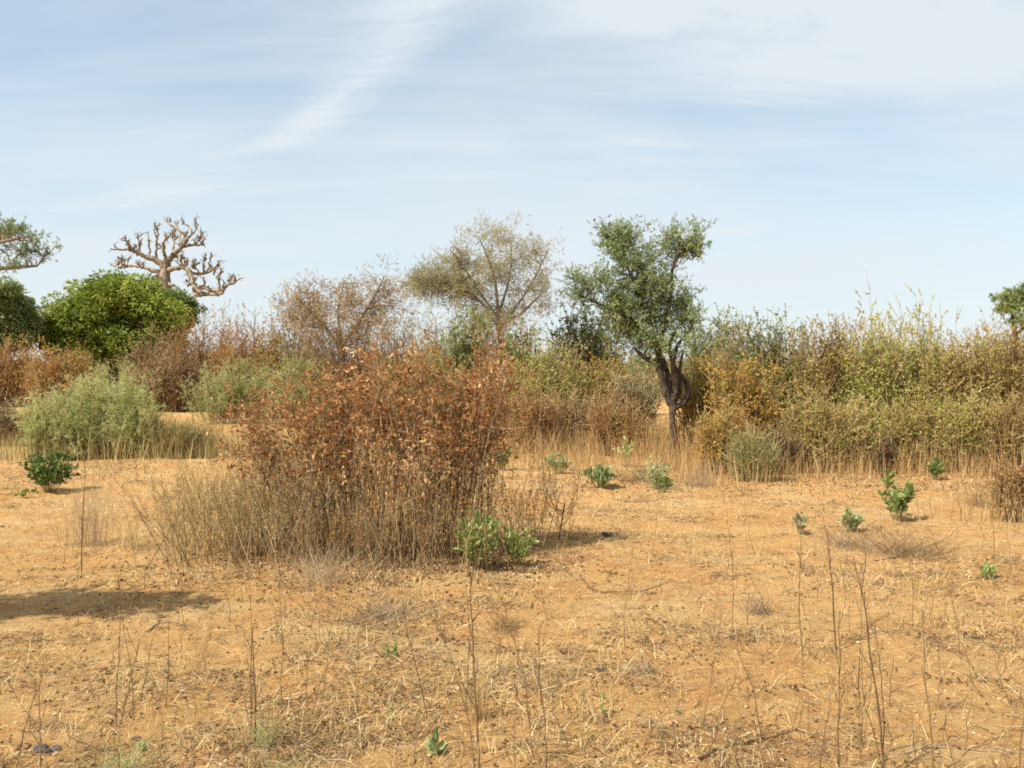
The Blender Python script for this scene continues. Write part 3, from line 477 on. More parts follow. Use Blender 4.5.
def tuft(name, label, px, base, top, hw, n, mat, cat='dry grass', curl=.5, w=.003):
    d = CH * F / (base - HOR); s = d / F; X0, Y0 = atd(px, d); x = rng.normal(size=n) * hw * s * .3; y = rng.normal(size=n) * hw * s * .3; H = (base - top) * s * U(.3, 1, n)
    B = np.stack([x, y, ground_h(X0 + x, Y0 + y) - ground_h(X0, Y0) - .005], -1); a = U(0, 6.28, n); E = B + np.stack([np.cos(a) * hw * s * U(.1, 1, n), np.sin(a) * hw * s * U(.1, 1, n), H], -1)
    M = B * .6 + E * .4; M[:, 2] += H * curl; o = Geo().ribbons(bez(B, M, E, 6, .1), w * np.linspace(1, .4, 6)[None]).build(name, mat, None, (X0, Y0, float(ground_h(X0, Y0)))); return tag(o, label, cat)
PALEST = leafmat('bleached_straw', ev((.36, .26, .14), (.50, .38, .22), (.66, .54, .36)), .25)
tuft('grass_tuft', 'pale fluffy bleached grass tuft near the left dark little bush', 88, 545, 462, 32, 260, PALEST, w=.0022)
tuft('grass_tuft', 'pale collapsed tangle of bleached stalks in front of the rust bush', 322, 582, 540, 44, 300, PALEST, w=.0026, curl=.1)
tuft('grass_tuft', 'small pale grass tuft right of the bleached fluffy one', 130, 548, 500, 30, 160, STRAW, w=.0025)
tuft('grass_tuft', 'low brown grass tuft around the tall hooked stem in the foreground', 478, 718, 668, 18, 120, STRAWRED, w=.0022)
tuft('green_grass_tuft', 'fresh pale green grass tuft at the bottom left corner area', 118, 775, 735, 40, 150, leafmat('green_grass', ev((.30, .30, .11), (.42, .42, .17), (.6, .56, .32))), cat='grass tuft', w=.003, curl=.3)
tuft('green_grass_tuft', 'fresh pale green grass tuft beside the twin upright stems', 262, 742, 708, 22, 80, leafmat('green_grass', ev((.3, .3, .1))), cat='grass tuft', w=.003, curl=.3)
tuft('green_grass_tuft', 'whitish green grass tuft cut by the bottom edge', 280, 800, 752, 34, 130, leafmat('green_grass', ev((.3, .3, .1))), cat='grass tuft', w=.0035, curl=.3)
for k, (px, b, t, hw, n, lab) in enumerate([(758, 612, 592, 20, 150, 'low brown twiggy cushion lying on the open sand'), (905, 552, 522, 52, 420, 'wide grey brown mat of dead twigs behind the standing stems'), (850, 545, 522, 34, 220, 'grey brown mat of dead twigs in front of the pale green seedling'),
        (985, 505, 470, 26, 200, 'reddish dead twig heap near the right edge'), (645, 668, 655, 24, 160, 'flat scatter of dark twigs on the sand near the centre'), (505, 625, 604, 24, 120, 'small dark heap of dead stalks below the green sprout'), (380, 615, 588, 55, 300, 'long flat heap of grey dead stalks in front of the rust bush'), (640, 482, 455, 40, 280, 'tangle of grey twigs around the foot of the forked trunk'), (700, 485, 458, 34, 220, 'straw and twig tangle just right of the forked trunk')]):
    tuft('twig_heap', lab, px, b, t, hw, n, TWIG if k % 2 else leafmat('grey_twig', ev((.15, .10, .06), (.30, .21, .125), (.46, .35, .22)), 0, .85), cat='twig heap', curl=.0, w=.0032)

# green leafy sprouts
def sprout(label, px, base, top, hw, n, leafm, size, nl=9, name='seedling', cat='plant', lw=.55, stemr=.0035, shape=OVAL, up=.5):
    d = CH * F / (base - HOR); s = d / F; X0, Y0 = atd(px, d); root = thing(name, X0, Y0, label, cat); H = (base - top) * s
    a = U(0, 6.28, n); q = np.sqrt(U(0.02, 1, n)) * hw * s * .85; E = np.stack([np.cos(a) * q, np.sin(a) * q, H * U(.45, .95, n) * (1 - .3 * (q / (hw * s)) ** 2)], -1); B = np.stack([E[:, 0] * .15, E[:, 1] * .15, np.full(n, -.02)], -1)
    P = bez(B, B * .6 + E * .4 + [0, 0, H * .2], E, 6, .08); Geo().tubes(P, stemr * np.linspace(1, .4, 6)[None], 4).build('stem' if n < 2 else 'stems', leafmat('green_stem', ev((.14, .13, .05), (.26, .24, .10), (.36, .26, .14)), 0, .7), root)
    p, D = leafpos(P, nl, .3, 1., -.35, .6); Geo().stamp(*shape, p, D, size * U(.6, 1.25, len(p)), lw).build('leaves', leafm, root); return root
sprout('dark green leafy little bush standing alone at left of the clearing', 48, 492, 446, 31, 44, DKGREEN, .068, 22, 'small_bush', 'bush', .6)
sprout('tiny green leaves at the foot of the dark little bush', 26, 497, 482, 12, 7, GREEN, .05, 8)
sprout('fresh green broad leaved sprout bush at the right foot of the rust bush', 478, 567, 502, 28, 44, BRIGHT, .06, 16, 'small_bush', 'bush', .45)
sprout('light green leafy shoot leaning out right of the fresh green sprout bush', 518, 563, 516, 22, 18, BRIGHT, .055, 14, 'small_bush', 'bush', .5)
sprout('dark leafy plant tucked behind the right side of the rust bush', 502, 470, 438, 14, 18, DKGREEN, .07, 10)
sprout('muted green plant between the rust bush and the rounded green plant', 558, 476, 446, 16, 18, GREYGR, .07, 9)
sprout('rounded low green plant of upright leaves alone on the pale sand', 599, 487, 461, 18, 30, TREEGR, .11, 9, 'small_bush', 'bush', .4)
sprout('straggly grey green plant left of the forked trunk foot', 655, 488, 450, 20, 22, GREYGR, .06, 9)
sprout('small green plant in front of the forked trunk', 664, 492, 470, 12, 10, GREEN, .07, 8)
sprout('tall yellow green sprout in straw left of the forked trunk', 625, 468, 430, 14, 12, PALEGR, .06, 9)
sprout('taller bright green branching seedling in front of the right thicket', 898, 518, 472, 20, 17, GREEN, .075, 12)
sprout('upright thin green seedling left of the tallest green seedling', 886, 492, 462, 10, 8, GREEN, .07, 9)
sprout('grey green rounded seedling left of the branching seedling', 853, 530, 503, 14, 14, GREYGR, .06, 12)
sprout('pale greenish seedling furthest left in the seedling row', 800, 532, 504, 12, 12, leafmat('washed_green', ev((.34, .32, .16), (.48, .46, .26), (.58, .54, .36))), .05, 10)
sprout('lone bright green seedling on the sand near the right edge', 988, 578, 557, 9, 9, BRIGHT, .05, 8)
sprout('dark and bright leafed plant in straw at the foot of the right thicket', 936, 482, 456, 12, 13, GREEN, .08, 9)
sprout('tiny pale green seedling by itself in the left centre foreground', 388, 652, 635, 8, 4, BRIGHT, .035, 7)
sprout('little dark leaved seedling touching the bottom edge', 437, 752, 726, 12, 4, TREEGR, .05, 7)
sprout('small yellow green seedling on a thin stalk at bottom centre', 601, 716, 686, 7, 1, BRIGHT, .035, 8)
sprout('very small green sprig right of the stalked seedling', 681, 712, 700, 5, 1, GREEN, .028, 5)
sprout('tiny green rosette beside the dark dung lumps', 138, 748, 735, 8, 4, BRIGHT, .03, 6)

# standing dry stems: each one a thing
def polyline(pts, base, w, mat, label=None, group=None, side=0, name='dry_stem', dy=0.):
    d = CH * F / (base - HOR); s = d / F; x0 = pts[0][0]; X0, Y0 = atd(x0, d); z0 = float(ground_h(X0, Y0))
    q = np.array([((x - x0) * s, dy * i / len(pts), max(CH + (HOR - y) * s - z0, -.01) if i else -.02) for i, (x, y) in enumerate(pts)]); kk = 4 * len(pts); t = np.linspace(0, len(pts) - 1, kk)
    sm = np.stack([np.interp(t, np.arange(len(q)), q[:, i]) for i in range(3)], -1); sm[1:-1] = (sm[:-2] + sm[1:-1] + sm[2:]) / 3; sm += np.cumsum(rng.normal(size=sm.shape), 0) * .0022; 
    g = Geo(); g.tubes(sm[None], (np.linspace(w, w * .35, kk) * U(.85, 1.2, kk))[None] / 2, 5, U(.1, .6))
    if side:
        T = kids(sm[None], side, .25, .98, .03, .13, .45, .5, 4, .1); g.tubes(T, w * .2, 3, U(.2, .6))
        m = max(side // 2, 1); p, D = leafpos(T, 1, .6, 1, .5); g.stamp(*CURL, p[:m], D[:m], .014, .8, U(.2, .8, m))
    o = g.build(name, mat, None, (X0, Y0, z0)); return tag(o, label, 'dry stem', group)
SG = 'bare dry stems standing on the sand'
H = [([(480, 775), (476, 720), (471, 660), (469, 610), (466, 560)], 780, .0085, 10, 'tallest thick bare stem rising from the bottom edge left of centre'),
     ([(476, 760), (470, 720), (460, 680), (450, 645), (434, 611)], 762, .006, 6, 'curved bare stem leaning left against the tallest thick stem'),
     ([(465, 712), (468, 668), (467, 620), (465, 580)], 714, .005, 5, 'thin side stem rising from the low brown grass tuft'),
     ([(428, 720), (420, 680), (411, 640), (406, 593)], 720, .0045, 6, 'slender stem leaning left between the rust bush and the curved stem'),
     ([(531, 730), (524, 680), (513, 640), (505, 610), (490, 587)], 732, .005, 7, 'long arched stem leaning left right of the tallest thick stem'),
     ([(547, 768), (545, 720), (541, 680), (540, 630)], 770, .005, 5, 'straight stem at bottom just right of the long arched stem'),
     ([(514, 772), (514, 725), (517, 690), (519, 655)], 774, .0045, 4, 'straight stem at bottom below the long arched stem'),
     ([(248, 732), (249, 690), (251, 640), (252, 578)], 733, .005, 6, 'left one of the twin upright stems by the green grass tuft'),
     ([(255, 738), (258, 700), (262, 660), (263, 620)], 740, .006, 5, 'right shorter and thicker one of the twin upright stems'),
     ([(280, 706), (281, 670), (283, 630), (283, 575)], 706, .005, 6, 'upright stem third to the right of the green grass tuft'),
     ([(309, 733), (311, 700), (315, 647)], 733, .005, 4, 'short upright stem with a dark foot right of the twin stems'),
     ([(113, 718), (112, 670), (111, 630), (107, 590)], 716, .005, 5, 'upright stem in the shaded strip at left'),
     ([(133, 718), (133, 670), (130, 620), (127, 566)], 716, .0045, 5, 'taller pale upright stem just right of the one in the shaded strip'),
     ([(117, 722), (122, 700), (128, 672), (134, 648)], 722, .005, 3, 'dark stem leaning right between two upright ones at left'),
     ([(38, 770), (34, 735), (30, 700), (28, 668)], 772, .006, 4, 'bare stem leaning left near the bottom left corner'),
     ([(12, 772), (17, 735), (21, 710), (25, 690)], 774, .005, 4, 'bare stem leaning right in the bottom left corner'),
     ([(163, 709), (162, 660), (160, 604)], 709, .004, 4, 'faint pale stem right of the shaded strip pair'),
     ([(80, 574), (80, 545), (82, 520), (84, 488), (86, 455)], 574, .0085, 12, 'thick brown stem below the bleached fluffy tuft'),
     ([(625, 648), (624, 620), (626, 590), (626, 556)], 648, .0045, 6, 'lone thin upright stem in the middle of the open sand'),
     ([(734, 638), (735, 600), (734, 555), (731, 520), (727, 492)], 638, .0055, 8, 'long stem with a bent tip standing right of centre against the sand'),
     ([(656, 530), (657, 500), (658, 478)], 534, .0045, 4, 'short thin stem on the pale sand below the forked trunk'),
     ([(804, 656), (801, 620), (803, 570), (803, 528)], 656, .006, 5, 'upright stem with a dark knot below the pale seedling'),
     ([(838, 648), (835, 610), (834, 570), (832, 530)], 648, .009, 7, 'thick grey upright stem below the grey green seedling'),
     ([(841, 768), (841, 720), (842, 660), (841, 612)], 770, .006, 7, 'long upright stem reaching the bottom edge under the thick grey one'),
     ([(862, 762), (862, 700), (864, 630), (866, 566)], 764, .005, 8, 'tall thin stem between the long upright one and the forked one'),
     ([(890, 775), (884, 720), (876, 660), (870, 610), (859, 560)], 778, .009, 8, 'thick long stem leaning left from the bottom edge at right'),
     ([(888, 772), (874, 735), (862, 700), (853, 662)], 774, .005, 6, 'thin stem leaning further left from the foot of the thick leaning stem'),
     ([(886, 770), (886, 720), (884, 670), (880, 620)], 772, .005, 6, 'straight thin stem next to the thick leaning stem'),
     ([(935, 770), (934, 720), (930, 680), (930, 610)], 772, .0065, 8, 'dark stem with a bend near its foot at right'),
     ([(1021, 770), (1021, 720), (1023, 660), (1023, 612)], 772, .007, 6, 'dark stem standing against the right edge'),
     ([(995, 560), (993, 520), (992, 480)], 562, .005, 6, 'upright stem in front of the brown scrub at right'),
     ([(914, 620), (913, 580), (910, 540)], 622, .0045, 6, 'upright stem behind the dark bent one'),
     ([(545, 540), (558, 500), (566, 478), (568, 455)], 540, .007, 0, 'bare twiggy sapling bent right beside the rust bush')]
for pts, b, w, sd, lab in H: polyline(pts, b, w * 1.12, TWIG, lab, None, sd, dy=U(-.15, .15))
# curved bare sapling right of the rust bush
def sapling():
    X0, Y0 = at(558, 538); root = thing('bare_sapling', X0, Y0, 'leafless sapling with upward curving twigs right of the rust bush', 'sapling'); s = Y0 / F
    P = [np.array([((x - 558) * s, dd, (538 - y) * s) for x, y, dd in l]) for l in ([(558, 540, 0), (562, 518, .02), (565, 500, .03)], )]
    B = np.tile(P[0][-1], (9, 1)) * U(.3, 1, (9, 1)); E = np.stack([U(-22, 22, 9) * s, U(-.2, .2, 9), U(60, 100, 9) * s], -1); M = np.stack([E[:, 0] * 1.2, E[:, 1], E[:, 2] * .45], -1)
    g = Geo(); g.tubes(np.stack([np.interp(np.linspace(0, 2, 7), [0, 1, 2], P[0][:, i]) for i in range(3)], -1)[None], .007, 6); Q = bez(B, M, E, 8, .04); g.tubes(Q, np.linspace(.0045, .0015, 8)[None], 4); g.build('trunk', TWIG, root)
    g = Geo(); T = kids(Q, 6, .3, 1, .06, .2, .4, .6); g.tubes(T, .0013, 3); g.build('twigs', TWIG, root)
sapling()
protos = []
for i in range(14):
    n = 7; h = 1.; z = np.linspace(0, h, n); ln = U(-.26, .26, 2); q = np.stack([ln[0] * z ** 1.5 + np.cumsum(rng.normal(size=n)) * .018, ln[1] * z ** 1.5 + np.cumsum(rng.normal(size=n)) * .018, z], -1); q[0, 2] = -.04
    g = Geo(); g.tubes(q[None], np.linspace(.0042, .0014, n)[None] * U(.7, 1.2), 4, U(.1, .7)); k = int(U(2, 9)); T = kids(q[None], k, .3, 1, .05, .2, .4, .6); g.tubes(T, .001, 3, U(.1, .7)); p, D = leafpos(T, 1, .5, 1, .6); g.stamp(*CURL, p, D, U(.008, .018, len(p)), .8, U(.1, .9, len(p))); B = kids(q[None], 5, 0, .05, .05, .14, .8, .35); g.tubes(B, .0012, 3, .3); protos.append(g)
first = {}
def scatter_stems(n, y0, y1, x0, x1, hmin, hmax, label):
    for _ in range(n):
        py = U(y0, y1); px = U(x0, x1); x, y = at(px, py); i = int(U(0, 14)); h = U(hmin, hmax) * U(.6, 1)
        if i not in first: o = protos[i].build('dry_stem', [TWIG, leafmat('tan_stem', ev((.2, .1, .1)), 0)][i % 2]); first[i] = o
        else: o = first[i].copy(); C.objects.link(o)
        o.location = (x, y, float(ground_h(x, y))); o.scale = (h, h, h); o.rotation_euler = (0, 0, U(0, 6.28)); o.scale = (max(h, .55) * 1.05, max(h, .55) * 1.05, h); tag(o, label, 'dry stem', SG)
ST = 'thin bare weed stem, one of the many alike scattered over the sandy clearing'
scatter_stems(78, 640, 900, 700, 1060, .25, .6, ST); scatter_stems(62, 640, 900, 180, 620, .2, .55, ST); scatter_stems(18, 640, 900, -30, 180, .2, .5, ST)
scatter_stems(45, 500, 640, 680, 1040, .25, .6, ST); scatter_stems(35, 560, 660, 150, 600, .2, .5, ST); scatter_stems(22, 500, 640, 560, 700, .15, .45, ST); scatter_stems(14, 500, 620, 20, 200, .2, .45, ST)

# fallen sticks and dark lumps
def stick(label, pts, w, mat=TWIG, br=3):
    P = []
    for x, y in pts:
        X, Y = at(x, y); P.append((X, Y, float(ground_h(X, Y)) + w * .6 + .004))
    P = np.array(P); o0 = P[0].copy(); kk = 5 * len(P); t = np.linspace(0, len(P) - 1, kk); sm = np.stack([np.interp(t, np.arange(len(P)), (P - o0)[:, i]) for i in range(3)], -1); sm[1:-1] += rng.normal(size=(kk - 2, 3)) * w * [.25, .25, .15]
    g = Geo(); g.tubes(sm[None], (np.linspace(w, w * .4, kk) * U(.8, 1.2, kk))[None] / 2, 6, U(.1, .6))
    if br: g.tubes(kids(sm[None], br, .2, .95, .06, .2, .6, .05), w * .18, 4, .4)
    tag(g.build('fallen_stick', mat, None, tuple(o0)), label, 'stick')
stick('long curved fallen branch lying across the sand at bottom right', [(700, 760), (730, 748), (760, 739), (783, 733), (800, 727)], .014, br=4)
stick('pale stripped branch lying right of the long curved one', [(793, 727), (815, 731), (840, 735)], .009, TWIGPALE, 2)
stick('short dark stick pointing left on the sand under the rocks', [(581, 576), (590, 586), (598, 590)], .016, br=0)
stick('long thin stick lying level on the open sand', [(600, 591), (640, 588), (670, 579), (690, 580)], .010)
stick('pale arched stick lying below the shaded strip', [(145, 630), (158, 623), (172, 623), (190, 626)], .010, TWIGPALE)
stick('thin stick lying in front of the centre twig scatter', [(605, 662), (635, 659), (663, 655)], .007)
stick('arched stick lying under the small dark stalk heap', [(472, 620), (480, 611), (495, 614), (510, 628)], .008)
stick('long pale stick lying by the bottom right edge', [(880, 762), (930, 740), (990, 745), (1030, 752)], .008, TWIGPALE)
stick('thin diagonal stick on the sand between right stems', [(858, 628), (890, 612), (915, 606), (932, 612)], .006)
stick('diagonal stick in front of the wide twig mat', [(875, 561), (900, 555), (925, 545), (945, 538)], .012, TWIGPALE)
stick('dark stick lying behind the sapling', [(530, 492), (545, 493), (568, 495)], .014, TWIGPALE)
stick('pale bleached stick crossing the tangle before the rust bush', [(285, 572), (320, 560), (352, 552)], .009, TWIGPALE)
def lump(name, label, px, py, r, mat, cat, k=5):
    X0, Y0 = at(px, py); import bmesh; bm = bmesh.new()
    for i in range(k):
        q = bmesh.ops.create_icosphere(bm, subdivisions=3, radius=r * U(.4, .8)); off = rng.normal(size=3) * r * [.8, .5, .12]
        for v in q['verts']: v.co.x += off[0]; v.co.y += off[1]; v.co.z = v.co.z * .6 + off[2] + r * .25
    for v in bm.verts:
        n = vnoise(v.co.x / r * 3 + 5, v.co.y / r * 3 + v.co.z / r * 3, 4) - .5; v.co += v.normal * float(n) * r * .25 if v.normal.length else v.co * 0
    me = bpy.data.meshes.new(name); bm.to_mesh(me); bm.free(); me.materials.append(mat); o = bpy.data.objects.new(name, me); C.objects.link(o); o.location = (X0, Y0, float(ground_h(X0, Y0))); tag(o, label, cat)
lump('rock', 'dark flat rock right of the rust bush shadow', 608, 536, .055, STONE, 'rock', 3)
lump('rock', 'smaller dark rock touching the flat one on its right', 619, 538, .03, STONE, 'rock', 3)
lump('dung_pile', 'black dung lumps lying near the bottom left corner', 42, 748, .030, STONE, 'dung', 7)
lump('dung_pile', 'small black dung lump right of the green grass tuft', 136, 735, .018, STONE, 'dung', 4)
lump('dung_pile', 'small dark dung lumps in the twig scatter at the centre', 601, 669, .022, STONE, 'dung', 6)

# a small tree just outside the frame on the left: it throws the shade lying across the sand
grow('small_tree', 'small leafy tree standing left of the clearing that shades the sand', 'tree', -330, d=4.45, n=70, limbs=[([(-330, 640), (-328, 480), (-332, 360), (-320, 290)], [16, 12, 9]), ([(-330, 330), (-270, 250), (-200, 205)], [8, 3], 10), ([(-331, 340), (-390, 260), (-440, 220)], [8, 3], -10)],
     blobs=[(-290, 200, 70, 30, 2), (-360, 215, 100, 40, 3), (-450, 225, 80, 40, 2)], leafm=TREEGR, leaf=(7, .05), lw=.5, tw=(6, .12, .34, .35, 1), tw2=(3, .06, .2), stemr=.008, surf=.2, depth=.62)

# ---------------------------------------------------------------- ground cover that nobody could count
def dens(x, y): return np.clip((fbm(x / .9, y / .7, 5, 77) - .45) * 5, .16, 1)
def spread(n, rmin, rmax, pw=1.0, ang=40, mask=True):
    out = []
    tot = 0
    while tot < n:
        m = n * 2; r = rmin + (rmax - rmin) * U(0, 1, m) ** pw; a = np.radians(U(-ang, ang, m)); x = r * np.sin(a); y = r * np.cos(a)
        if mask: k = U(0, 1, m) < dens(x, y); x, y = x[k], y[k]
        out.append(np.stack([x, y], -1)); tot += len(x)
    p = np.concatenate(out)[:n]; return p[:, 0], p[:, 1]
def litter():
    n = 52000; x, y = spread(n, 2.3, 20, 1.5); L = U(.02, .12, n); a = U(0, 6.28, n); dx, dy = np.cos(a) * L / 2, np.sin(a) * L / 2; lift = (U(0, 1, n) ** 3) * .05
    c = U(-.25, .25, n) * L
    P = np.stack([np.stack([x - dx, y - dy, ground_h(x - dx, y - dy) + .002], -1), np.stack([x + dy * 2 * c, y - dx * 2 * c, ground_h(x, y) + .004 + lift * .6], -1), np.stack([x + dx, y + dy, ground_h(x + dx, y + dy) + .002 + lift], -1)], 1)
    w = U(.0012, .0034, n) * (.7 + y / 12); tag(Geo().ribbons(P, w[:, None] * np.array([[1, 1, .5]]), None, True).build('fallen_straw', STRAW), 'loose straw lying over the sandy ground', 'straw', kind='stuff')
    n = 16000; x, y = spread(n, 2.3, 20, 1.4); L = U(.03, .2, n) * U(.4, 1, n); a = U(0, 6.28, n); dx, dy = np.cos(a) * L / 2, np.sin(a) * L / 2; c = U(-.2, .2, n)
    P = np.stack([np.stack([x - dx, y - dy, ground_h(x - dx, y - dy) + .003], -1), np.stack([x + dy * c, y - dx * c, ground_h(x, y) + .006 + U(0, .012, n)], -1), np.stack([x + dx, y + dy, ground_h(x + dx, y + dy) + .003 + U(0, .03, n)], -1)], 1)
    tag(Geo().tubes(P, U(.0008, .0026, (n, 1)) * np.array([[1, .9, .5]]), 3).build('twig_litter', TWIG), 'small broken twigs littering the sand', 'twigs', kind='stuff')
    n = 26000; x, y = spread(n, 2.3, 22, 1.3); p = np.stack([x, y, ground_h(x, y) + .003], -1); D = runit(n) * [1, 1, .25]
    g = Geo(); g.stamp(*CURL, p, D, U(.008, .028, n), .8, None, unit(rng.normal(size=(n, 3)) * .35 + [0, 0, 1]))
    # more leaves fallen under the bushes
    for px, py, hw, dp, m, in ((375, 560, 170, .9, 5000), (860, 484, 200, 1.2, 4000), (600, 484, 110, 1.4, 1800), (90, 470, 110, 1.6, 1500)):
        X0, Y0 = at(px, py); x = X0 + rng.normal(size=m) * hw * Y0 / F * .6; y = Y0 + rng.normal(size=m) * dp * .6; g.stamp(*CURL, np.stack([x, y, ground_h(x, y) + .004], -1), runit(m) * [1, 1, .3], U(.012, .035, m), .8)
    for i in range(110):                               # drifts of dark leaves
        x0, y0 = spread(1, 2.8, 14, 1.2, 38, False); m = int(U(12, 46)); x = x0 + rng.normal(size=m) * U(.05, .16); y = y0 + rng.normal(size=m) * .035; g.stamp(*CURL, np.stack([x, y, ground_h(x, y) + U(.002, .012, m)], -1), runit(m) * [1, 1, .4], U(.008, .024, m), .8, U(0, .45, m))
    tag(g.build('leaf_litter', DEBRIS), 'dead brown leaves scattered over the ground', 'dead leaves', kind='stuff')
    # crumbs of soil
    n = 26000; x, y = spread(n, 2.3, 16, 1.3, 40, False); oct_v = np.array([(1, 0, 0), (0, 1, 0), (-1, 0, 0), (0, -1, 0), (0, 0, 1), (0, 0, -1.)]) * .5
    oct_f = [(0, 1, 4), (1, 2, 4), (2, 3, 4), (3, 0, 4)]; p = np.stack([x, y, ground_h(x, y)], -1); Geo_ = Geo().stamp(oct_v, oct_f, p, runit(n) * [1, 1, .1], U(.005, .02, n) * U(.4, 1, n), 1.1, None, np.tile([0, 0, 1.], (n, 1)) + runit(n) * .2)
    tag(Geo_.build('soil_crumbs', CLOD), 'small crumbs of orange soil', 'soil crumbs', kind='stuff')
    # crushed dark mats of old stalks
    nm = 520; x, y = spread(nm, 2.6, 16, 1.2); k = 22; X = np.repeat(x, k) + rng.normal(size=nm * k) * .07; Y = np.repeat(y, k) + rng.normal(size=nm * k) * .035; n = len(X); L_ = U(.02, .09, n); a = U(0, 6.28, n)
    B = np.stack([X, Y, ground_h(X, Y) + .003], -1); E = B + np.stack([np.cos(a) * L_, np.sin(a) * L_, U(0, .035, n)], -1)
    tag(Geo().tubes(bez(B, (B + E) / 2 + [0, 0, .01], E, 3, .1), U(.0008, .0022, (n, 1)) * np.array([[1, .9, .5]]), 3).build('stalk_litter', leafmat('dark_stalk', ev((.05, .03, .02), (.12, .07, .04), (.22, .14, .08), (.38, .26, .15)), 0, .85)), 'dark crushed stalks littering the soil in patches', 'dead stalks', kind='stuff')
    # low dry grass
    nt_ = 2600; x, y = spread(nt_, 2.4, 17, 1.2); k = 7; X = np.repeat(x, k) + rng.normal(size=nt_ * k) * .025; Y = np.repeat(y, k) + rng.normal(size=nt_ * k) * .025; n = len(X)
    h = np.repeat(U(.03, .13, nt_), k) * U(.5, 1.2, n); B = np.stack([X, Y, ground_h(X, Y) - .003], -1); a = U(0, 6.28, n); E = B + np.stack([np.cos(a) * h * U(.2, 1.1, n), np.sin(a) * h * U(.2, 1.1, n), h], -1); M = (B + E) / 2 + np.stack([h * 0, h * 0, h * .25], -1)
    tag(Geo().ribbons(bez(B, M, E, 4, .05), (U(.0012, .003, n)[:, None] * (.7 + Y[:, None] / 12)) * np.array([[1, .9, .7, .3]])).build('dry_grass', STRAW), 'short dry grass standing in patches', 'dry grass', kind='stuff')
litter()
def distant_scrub():
    g = Geo(); n = 260; d = U(46, 130, n); px = U(-150, 1180, n); x = (px - CX) / F * d; w = U(1.8, 4.5, n); h = U(2.0, 3.3, n) + (d - 46) * .022; m = 230; P = []; A = []
    for i in range(n):
        u = runit(m); u[:, 2] = np.abs(u[:, 2]); q = u * U(.55, 1.08, (m, 1)) * [w[i], w[i] * .7, h[i]] + [x[i], d[i], 0]; P.append(q); A.append(np.clip(U(0, 1) + U(-.25, .25, m), 0, 1))
    P = np.concatenate(P); g.stamp(*SPRAY, P, runit(len(P)) + [0, 0, .5], U(.3, .6, len(P)), 1., np.concatenate(A))
    tag(g.build('distant_scrub', leafmat('distant_leaf', ev((.20, .13, .07), (.32, .22, .11), (.34, .31, .13), (.20, .25, .09), (.46, .36, .19)))), 'far off scrub closing the horizon behind the bushes', 'scrub', kind='stuff')
distant_scrub()
def tall_grass(label, regions, mat, name='tall_dry_grass'):
    g = Geo()
    for px0, px1, y0, y1, n, h0, h1 in regions:       # pixel span, distances, blades, heights
        y = U(y0, y1, n); x = (U(px0, px1, n) - CX) / F * y; m = vnoise(x / .35, y / .35, 8); k = m > .3 * U(0, 1.6, n); x, y = x[k], y[k]; n_ = len(x); h = U(h0, h1, n_) * (.6 + .6 * m[k])
        B = np.stack([x, y, ground_h(x, y) - .01], -1); E = B + np.stack([rng.normal(size=n_) * h * .22, rng.normal(size=n_) * h * .22, h], -1); M = (B + E) / 2 + np.stack([rng.normal(size=n_) * h * .05, h * 0, h * .08], -1)
        g.ribbons(bez(B, M, E, 4, .05), (y[:, None] * .00038) * U(.6, 1.3, (n_, 1)) * np.array([[1, .9, .7, .35]]))
    tag(g.build(name, mat), label, 'tall grass', kind='stuff')
tall_grass('reddish tan dry grass filling the foot of the thicket', [(690, 1080, 12.3, 13.6, 2600, .08, .42), (690, 1080, 13.4, 16, 3500, .4, 1.1), (500, 690, 13, 15.5, 2600, .1, .5), (500, 690, 15, 19, 3000, .3, .8), (-40, 30, 17, 20, 500, .2, .5)], STRAWRED)
tall_grass('greenish tan dry grass in strips on the left', [(-20, 260, 15, 18, 2600, .12, .45), (140, 300, 15, 16.5, 1800, .2, .6), (150, 330, 18, 26, 1200, .2, .5)], STRAWGR, 'greenish_dry_grass')
